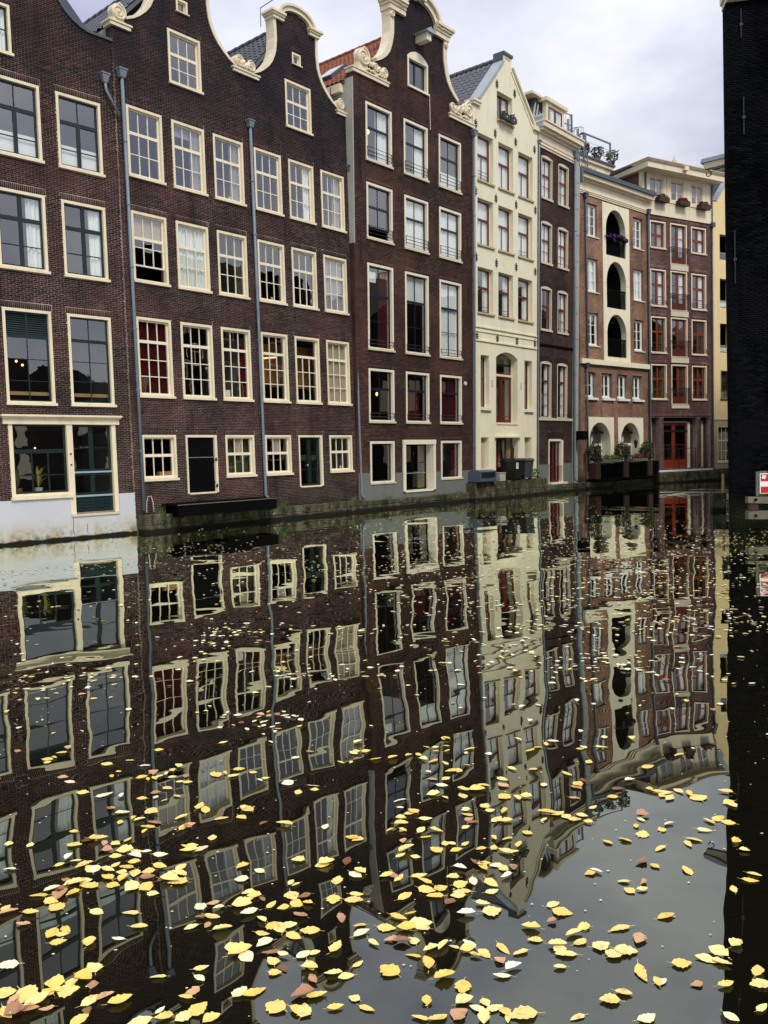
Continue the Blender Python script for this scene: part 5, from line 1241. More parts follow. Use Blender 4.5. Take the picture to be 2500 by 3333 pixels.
# =================================================================== HOUSE NINE
O9 = (20.007, 51.367)
def house_yellow():
    H = House('yellow_house', 'yellow stucco house partly hidden by the black wall', O9, 60, .08, 5.2, k=K8)
    for a, b in ((.74, 1.64), (3.5, 4.4)):
        for v0, v1, k in ((12.60, 14.02, 0), (9.91, 11.54, 0), (7.37, 9.02, 0), (4.69, 6.38, 1)):
            if k:
                window(H, a, v0, b, v1, TAN, GREEN_D, [(.45, [(1, 1, 2)]), (.55, [(1, 1, 2)])], fw=.05, sill=.06, fill='O', sillm=LEADG)
            else:
                H.holes.append(rect(a, v0, b, v1)); m = MB(); m.box(a+.003, b-.003, .9, 1.0, v0, v1); m.box(a, a+.01, .25, .9, v0, v1); L = H.part('loggia', m, DARKIN)
                sash(H, L, a+.01, v0, b-.01, v0+.42, 1, 1, GREYPL2, .05, .03)
                if v0 < 12: H.part('balcony_cloth', MB().box(a+.02, b-.02, .12, .14, v0+.08, v0+.40), CURT_W, L)
    for a in (.44, 3.2): window(H, a, 1.06, a+1.36, 3.22, CREAM_W, CREAM_W, [(.4, [(1, 1, 3)]), (.6, [(1, 2, 3)])], fw=.08, sill=.08)
    out = [(.08, -.3), (5.2, -.3), (5.2, 15.8), (4.9, 15.8), (2.65, 18.6), (.5, 15.8), (.08, 15.8)]
    wall(H, out, YELLOW)
    m = MB(); m.prism([(.10, .75), (5.2, .75), (5.2, 3.5), (.10, 3.5)], -.03, .0, [rect(.45, 1.10, 1.79, 3.21), rect(3.21, 1.10, 4.55, 3.21)]); m.box(.1, 5.2, -.06, .0, 3.5, 3.58); H.part('plinth', m, TAN)
    m = MB(); m.band([(.08, 15.82), (.48, 15.82), (2.65, 18.62), (4.9, 15.82)], .09, -.05, .35, side=1); H.part('gable_coping', m, ZINC_L)
    shell(H, .08, 5.2, 15.6, 6, YELLOW, True); tiled_roof(H, .2, 15.5, 2.65, 18.4, .4, 5.4, TILE_D, .27, .33); tiled_roof(H, 5.1, 15.5, 2.65, 18.4, .4, 5.4, TILE_D, tiles=False)
    return H
house_yellow()

# =================================================================== BLACK WALL ON THE RIGHT
OD, HD = (8.19, 19.79), 100
def house_black():
    H = House('black_brick_house', 'black tarred brick wall of the house at the right edge', OD, HD, .0, 9.0, 0., -.008)
    BR = brick_mat('tarred_brick', (.0014, .0017, .0026), (.0075, .0078, .0095), rough=.95, spec=.03); MO = mortar_mat('tarred_mortar', (.004, .0042, .005))
    out = rect(.0, -.4, 9.0, 12.1); wall(H, out, MO, .4)
    lay_bricks(H, out, [], BR, single=300, proud=.006, v0=-.02, seed=101, joint=.009)
    m = MB(); m.box(-.02, 9.1, -.12, .4, 12.0, 12.12); m.box(-.06, 9.1, -.22, .4, 12.12, 12.30); H.part('cornice', m, CREAM)
    rc = random.Random(9); m = MB(); z = -.2
    while z < 12: m.box(-rc.uniform(.0, .016), .03, -.004, .3, z, z+.044, 0, rc.random()); z += .05
    H.part('corner_edge', m, BR)
    for u, v0, v1 in ((.30, 11.82, 11.18), (.335, 9.88, 9.05), (.11, 6.92, 5.72), (2.3, 9.9, 9.0), (4.3, 9.9, 9.0)):
        m = MB(); m.tube([(u, -.035, v0), (u, -.035, v1)], .017, 6); mid = v0+(v1-v0)*.55; m.box(u-.035, u+.035, -.06, .0, mid-.03, mid+.03); H.part('wall_anchor', m, IRON)
    # canal side: one plane turned back along the water
    m = MB(); a0 = radians(100-40)
    def P(t, z, y=0.):        # t metres back along the canal front, rotated into local axes
        x = t*cos(a0)+y*(-sin(a0)); yy = t*sin(a0)+y*cos(a0); return (x, yy, z)
    pts = [P(.0, -.4), P(14, -.4), P(14, 12.1), P(.0, 12.1)]
    m.add(pts, [(0, 1, 2, 3)]); q = [(x+8, y, z) for x, y, z in pts]; m.add(q, [(3, 2, 1, 0)]); m.add([pts[1], q[1], q[2], pts[2]], [(0, 1, 2, 3)]); m.add([(0, .4, 12.1), (9, .4, 12.1), q[2], pts[2]], [(0, 1, 2, 3)])
    H.part('canal_front', m, BR)
    for t0 in (1.5, 4.5, 7.5, 10.5):
        for z in (2.0, 5.2, 8.4):
            mm = MB(); mm.add([P(t0, z, .03), P(t0+1.2, z, .03), P(t0+1.2, z+1.9, .03), P(t0, z+1.9, .03)], [(0, 1, 2, 3)]); w = H.part('window', mm, GLASS)
            mb = MB()
            for (ta, tb, za, zb) in ((t0-.07, t0, z, z+1.9), (t0+1.2, t0+1.27, z, z+1.9), (t0-.07, t0+1.27, z-.08, z), (t0-.07, t0+1.27, z+1.9, z+1.98)):
                mb.add([P(ta, za, .06), P(tb, za, .06), P(tb, zb, .06), P(ta, zb, .06), P(ta, za, 0), P(tb, za, 0), P(tb, zb, 0), P(ta, zb, 0)], [(0,1,2,3), (0,1,5,4), (1,2,6,5), (2,3,7,6), (3,0,4,7)])
            H.part('frame', mb, CREAM, w)
    return H
HB = house_black()
# hoist beam with hook, carried by the canal side of the black house
bd = Vector((-.766, .643, 0)).normalized()
bp = Vector((8.96, 20.71, 8.93))
HBI = HB.root.matrix_world.inverted()
def beam_part(name, vs, fs, mat, parent=None):
    m = MB(); m.add([HBI @ Vector(v) for v in vs], fs); o = link(name, m.mesh(name, mat), parent or HB.root); return o
def bar(p, d, l, w, h0, h1, over=0.):
    s = Vector((-d.y, d.x, 0))*w; a, b = p, p+d*(l+over); r = []
    for q in (a, b): r += [q-s+Vector((0, 0, h0)), q+s+Vector((0, 0, h0)), q+s+Vector((0, 0, h1)), q-s+Vector((0, 0, h1))]
    return r, [(0,1,2,3), (7,6,5,4), (0,4,5,1), (1,5,6,2), (2,6,7,3), (3,7,4,0)]
hb = beam_part('hoist_beam', *bar(bp, bd, 1.02, .07, -.15, -.008), CREAM)
v_, f_ = bar(bp, bd, 1.02, .11, .0, .05, .07); v_[2] -= Vector((-bd.y, bd.x, 0))*.08; v_[3] += Vector((-bd.y, bd.x, 0))*.08; v_[6] -= Vector((-bd.y, bd.x, 0))*.08; v_[7] += Vector((-bd.y, bd.x, 0))*.08
for i_ in (2, 3, 6, 7): v_[i_] = v_[i_]+Vector((0, 0, .07))
beam_part('beam_cover', v_, f_, ZINC_L, hb)
hk = bp+bd*.92+Vector((0, 0, -.15))
m = MB(); m.tube([HBI @ (hk+Vector((0, 0, z))) for z in (.02, -.05)] + [HBI @ (hk+bd*(.062*cos(t))+Vector((0, 0, -.115+.062*sin(t)))) for t in np.linspace(pi/2, pi/2+pi*1.62, 16)], .012, 6); link('hook', m.mesh('hook', IRON), hb)

# timber fenders and sign in front of the black wall
def atD(u, w, v): return world_pt(OD, HD, u, w, v)
RZD = radians(90-HD)
t = thing('timber_fender', 'stack of weathered horizontal fender beams along the foot of the black wall', 'fender', atD(.1, .9, 0), RZD)
def rough_beam(x0, x1, y0, y1, z0, z1, seed, n=14):
    rnd = random.Random(seed); vs = []; fs = []
    for i in range(n+1):
        x = x0+(x1-x0)*i/n
        for y, z in ((y0, z0), (y1, z0), (y1, z1), (y0, z1)): vs.append((x, y+rnd.uniform(-.012, .012), z+rnd.uniform(-.012, .012)))
    for i in range(n):
        for k in range(4): fs.append((i*4+k, (i+1)*4+k, (i+1)*4+(k+1) % 4, i*4+(k+1) % 4))
    fs += [(3, 2, 1, 0), (n*4, n*4+1, n*4+2, n*4+3)]
    return MB().add(vs, fs)
b1 = link('beam', rough_beam(0, 6, -.12, .15, .66, .80, 1).mesh('beam', WOODG), t); b2 = link('beam', rough_beam(0, 6, -.16, .15, .30, .48, 2).mesh('beam', WOODG), t)
for z, b in ((.74, b1), (.39, b2)): link('bolt_hole', MB().disc(.15, z, .03, -.185, -.12, 10).mesh('bolt_hole', BLACKP), b)
link('spacer', MB().box(.03, .22, -.1, .1, .49, .65).mesh('spacer', WOODB), t)
for x in (.9, 2.6, 4.4): link('pile', MB().tube([(x, .2, -.5), (x, .2, 1.0)], .13, 8).mesh('pile', WOODK), t)
t = thing('waterway_sign', 'red and white banded waterway sign on a post at the right edge', 'sign', atD(.37, .95, 0), RZD)
m = MB(); link('post', MB().box(-.08, -.02, .0, .07, .82, 1.36).mesh('post', WOODG), t); link('post', MB().box(.0, .16, .035, .09, .82, 1.37).mesh('post', WOODG), t); link('post', MB().box(.5, .56, .0, .07, .82, 1.36).mesh('post', WOODG), t)
link('panel', MB().box(-.015, .70, -.03, .0, .87, 1.32).mesh('panel', SIGNW), t)
m = MB(); m.box(.005, .68, -.034, -.03, 1.145, 1.30); m.box(.005, .68, -.034, -.03, .885, 1.025); link('red_band', m.mesh('red_band', SIGNR), t)
m = MB()
for k in range(4):
    a = .5+k*pi/2; m.disc(.068+.028*cos(a), 1.24+.028*sin(a), .024, -.038, -.034, 10)
link('emblem', m.mesh('emblem', SIGNW), t)
t = thing('mooring_post', 'pale weathered mooring post with a mossy footing left of the black wall', 'post', atD(1.10, -6.2, 0), RZD)
link('post', MB().tube([(0, 0, -.4), (0, 0, .62), (0, 0, 1.12)], [.05, .05, .04], 8).mesh('post', WOODP), t); link('footing', rough_beam(-.35, .05, -.2, .2, -.4, .55, 5, 4).mesh('footing', QUAY), t)

# =================================================================== DARK LANDING UNDER THE TWIN HOUSES
ld = world_pt(O_A, 40.8, -.45)
t = thing('timber_landing', 'dark timber landing shelf hanging above the water below the black cellar door', 'landing', ld, radians(90-40.8))
for j in range(5): link('plank', MB().box(-1.9, 1.85, -.78+j*.155, -.78+j*.155+.148, .72+.003*j, .765+.003*j).mesh('plank', WOODK), t)
link('fascia', MB().box(-1.88, 1.83, -.80, -.76, .42, .715).mesh('fascia', WOODK), t); link('edge_trim', MB().box(-1.9, 1.86, -.81, -.782, .745, .765).mesh('edge_trim', WOODG), t)
for x in (-1.7, 0, 1.65): link('bracket', MB().box(x-.05, x+.05, -.74, -.0, .40, .715).mesh('bracket', WOODK), t)

for k, u in enumerate((-2.5, 3.2, 9.4)):
    t = thing('mooring_ring', ('rusty ring on the quay below the left drainpipe', 'rusty ring on the quay below the glazed cellar door', 'rusty ring on the quay below the hoist house doorway')[k], 'ring', world_pt(O_A, 40.8, u, (.35, .31, .23)[k], .24), radians(90-40.8), 'mooring rings on the quay')
    link('ring', MB().tube([(.07*cos(a), -.03, .07*sin(a)) for a in np.linspace(0, 2*pi, 15)], .012, 6).mesh('ring', IRON), t); link('plate', MB().box(-.03, .03, -.03, .03, .04, .1).mesh('plate', IRON), t)
rnd = random.Random(15)
for k, (u, w, z, lab) in enumerate(((-2.6, .25, .53, 'tuft of weed at the foot of the left drainpipe'), (2.1, .22, .43, 'tuft of weed on the ledge right of the timber landing'), (5.6, .2, .43, 'tuft of weed on the ledge near the third drainpipe'), (7.6, .15, .37, 'tuft of weed on the ledge below the grey plaster base'), (12.2, .15, .37, 'tuft of weed on the ledge left of the grit box'))):
    t = thing('weed_tuft', lab, 'weed', world_pt(O_A, 40.8, u, w, z-.01), 0, 'weeds on the quay ledge'); q = MB()
    for i in range(36):
        a = rnd.random()*6.3; l = rnd.uniform(.04, .13); h = rnd.uniform(.06, .20); bx, by = rnd.gauss(0, .07), rnd.gauss(0, .03)
        q.add([(bx-.008, by, 0), (bx+.008, by, 0), (bx+cos(a)*l, by+sin(a)*l, h)], [(0, 1, 2)], 0, rnd.uniform(.1, .9))
    link('foliage', q.mesh('foliage', FOL_G), t)

# =================================================================== BINS ON THE QUAY
def atA(u, w, v): return world_pt(O_A, 40.8, u, w, v)
RZA = radians(90-40.8)
def wheelie(u, w, mat, lab, label_plate):
    t = thing('wheelie_bin', lab, 'bin', atA(u, w, .765), RZA, 'wheelie bins on the quay')
    m = MB(); a, b = .30, .38
    m.add([(-a, -a, .06), (a, -a, .06), (a, a, .06), (-a, a, .06), (-b, -b, .86), (b, -b, .86), (b, b, .86), (-b, b, .86)], [(0,3,2,1), (0,1,5,4), (1,2,6,5), (2,3,7,6), (3,0,4,7), (4,5,6,7)]); m.box(-b-.025, b+.025, -b-.025, b+.025, .82, .87); link('body', m.mesh('body', mat), t)
    m = MB(); m.add([(-b-.03, -b-.04, .875), (b+.03, -b-.04, .875), (b+.03, b+.03, .90), (-b-.03, b+.03, .90), (-b+.05, -b+.02, .95), (b-.05, -b+.02, .95), (b-.05, b-.04, .97), (-b+.05, b-.04, .97)], [(0,3,2,1), (0,1,5,4), (1,2,6,5), (2,3,7,6), (3,0,4,7), (4,5,6,7)]); link('lid', m.mesh('lid', mat), t)
    for x in (-.28, .28):
        q = MB(); q.prism([(.10*cos(k*pi/7), .10+.10*sin(k*pi/7)) for k in range(14)], x-.04, x+.04); o = link('wheel', q.mesh('wheel', BIN_K), t, (0, -.20, 0)); o.rotation_euler = (0, 0, 0)
        q.v = [(yy, xx-.20, zz) for xx, yy, zz in q.v]; o.data = q.mesh('wheel', BIN_K); o.location = (0, 0, 0)
    link('handle', MB().tube([(-.25, b+.05, .86), (.25, b+.05, .86)], .018, 6).mesh('handle', BIN_K), t)
    if label_plate:
        m = MB(); m.box(-.22, -.04, -.372, -.362, .50, .80); link('sticker', m.mesh('sticker', LABELW), t)
        m = MB()
        for k in range(3): m.box(-.19, -.09+.02*(k % 2), -.376, -.372, .57+.07*k, .59+.07*k)
        link('print', m.mesh('print', BIN_G), t)
wheelie(15.98, .34, BIN_K, 'black wheelie bin with a white sticker on the quay', True)
wheelie(16.95, .30, BIN_G, 'dark green wheelie bin right of the black one with the sticker', False)
t = thing('storage_bin', 'low blue grey plastic grit box with rounded lid beside the drainpipe', 'bin', atA(13.55, .36, .765), RZA)
m = MB(); prof = [(-.30, 0), (.30, 0), (.34, .30), (.26, .46), (.10, .53), (-.12, .53), (-.34, .46)]
vs = [(-.62, y, z) for y, z in prof]+[(.62, y, z) for y, z in prof]; n = len(prof)
m.add(vs, [(i, (i+1) % n, n+(i+1) % n, n+i) for i in range(n)]+[tuple(range(n)), tuple(range(2*n-1, n-1, -1))]); link('body', m.mesh('body', BIN_B), t)
link('hatch', MB().box(-.5, .5, -.36, -.33, .22, .42).mesh('hatch', BIN_K), t); link('base', MB().box(-.66, .66, -.36, .36, -.0, .03).mesh('base', BIN_K), t)
t = thing('concrete_block', 'small grey open box between the grit box and the bins', 'box', atA(14.86, .36, .765), RZA)
link('body', MB().prism([(-.22, 0), (.22, 0), (.26, .36), (-.26, .36)], -.2, .2).mesh('body', GREYPL2), t); link('rim', MB().box(-.27, .27, -.22, .22, .34, .37).mesh('rim', GREYPL2), t)
for k in range(3):
    t = thing('board', ('longest', 'middle', 'shortest')[k]+' of three reddish boards leaning in the cream house doorway', 'board', atA(16.66+.1*k, -.2, .76), RZA, 'boards leaning in the doorway'); t.rotation_euler = (.10, -.05, RZA)
    link('plank', MB().box(-.03, .03, -.02, .02, 0, 1.7-.12*k).mesh('plank', WOODB), t)
t = thing('quay_weed', 'small green weed growing on the quay at the cream house corner', 'plant', atA(18.2, .25, .77), RZA)
link('foliage', leafcloud(90, .28, .16, .26, .10, FOL_G, 3, cz=.26).mesh('foliage', FOL_G), t)

# =================================================================== FAR BANK SEEN ONLY AS REFLECTION
OPP = ((19.5, 34.0, 11.5, 9, 40, 'dark gabled house next to the black wall, showing only in reflections'), (26.5, 42.5, 12.0, 9, 40, 'second dark gabled house beyond the black wall, showing only in reflections'),
       (33.0, 51.0, 12.0, 10, 40, 'third dark gabled house farther along the right bank, showing only in reflections'), (45, 13, 10, 13, 175, 'low dark house on the far right bank, mirrored in the left windows'), (45.5, 1.5, 11, 14, 175, 'taller dark house on the far right bank, mirrored in the left windows'), (45, -11, 10, 14, 175, 'plain dark house at the far end of the right bank, mirrored in the left windows'))
for k, (x, y, h, w, rz, lab) in enumerate(OPP):
    r = thing('opposite_house', lab, 'house', (x, y, 0), radians(90-rz) if rz < 90 else radians(85), 'houses mirrored in the windows')
    m = MB(); m.prism([(-w/2, 0), (w/2, 0), (w/2, h-2.5), (0, h+.6), (-w/2, h-2.5)], -4, 4); link('wall', m.mesh('wall', brick_mat('opposite_brick', (.012, .008, .007), (.035, .018, .014))), r)
    for yy in (-4.03, 4.03):
        for i in range(3):
            for z in (1.2, 4.0): link('window', MB().box(-w/2+1+i*(w-2)/3, -w/2+2+i*(w-2)/3, yy-.03, yy+.03, z, z+1.8).mesh('window', CREAM), r)

# =================================================================== FALLEN LEAVES
def leaf_mesh(seed, mat, n=9):
    rnd = random.Random(seed); m = MB(); wd = rnd.uniform(.22, .40); curl = rnd.choice((rnd.uniform(-.03, .10), rnd.uniform(.15, .5))); tw = rnd.uniform(-.25, .25); bend = rnd.uniform(-.12, .12); e1 = rnd.uniform(.68, .95)
    L = []; R = []; M = []
    for i in range(n+1):
        t = i/n; w = wd*(sin(pi*t**e1)**.85)*(1+.07*(-1)**i*(0 < i < n)+rnd.uniform(-.10, .10)) if 0 < t < 1 else 0
        x = t-.5; z = .10*abs(curl)*2*(2*t-1)**2+.02
        cy = bend*sin(pi*t)+.02*sin(t*3+seed); wr = w*rnd.uniform(.82, 1.05); zz = lambda q: max(.012, z+curl*abs(q)*1.3+tw*q*sin(pi*t))
        M.append((x, cy, z)); L.append((x+.01, w+cy, zz(w))); R.append((x-.01, -wr+cy, zz(-wr)))
    vs = M+L+R; k = n+1; fs = []
    for i in range(n): fs += [(i, i+1, k+i+1, k+i), (2*k+i, 2*k+i+1, i+1, i)]
    m.add(vs, fs, 0, rnd.uniform(.02, .98)); m.tube([(-.5, 0, .02), (-.62, .02*tw, .03), (-.70, .05, .04)], [.012, .010, .008], 4, tone=.2) if False else m.add([(-.5, -.012, .02), (-.5, .012, .02), (-.72, .06, .035), (-.72, .045, .035)], [(0, 1, 2, 3)], 0, .3)
    return m
LM = {}
for c, mt in (('y', LEAF_Y), ('p', LEAF_P), ('b', LEAF_B)):
    LM[c] = [leaf_mesh(s+ord(c), mt) for s in range(8)]
LM = {c: [leaf_mesh(s_+ord(c)*3, None) for s_ in range(14)] for c in 'ypb'}
LMESH = {c: [q.mesh('leaf', {'y': LEAF_Y, 'p': LEAF_P, 'b': LEAF_B}[c], smooth=True) for q in v] for c, v in LM.items()}
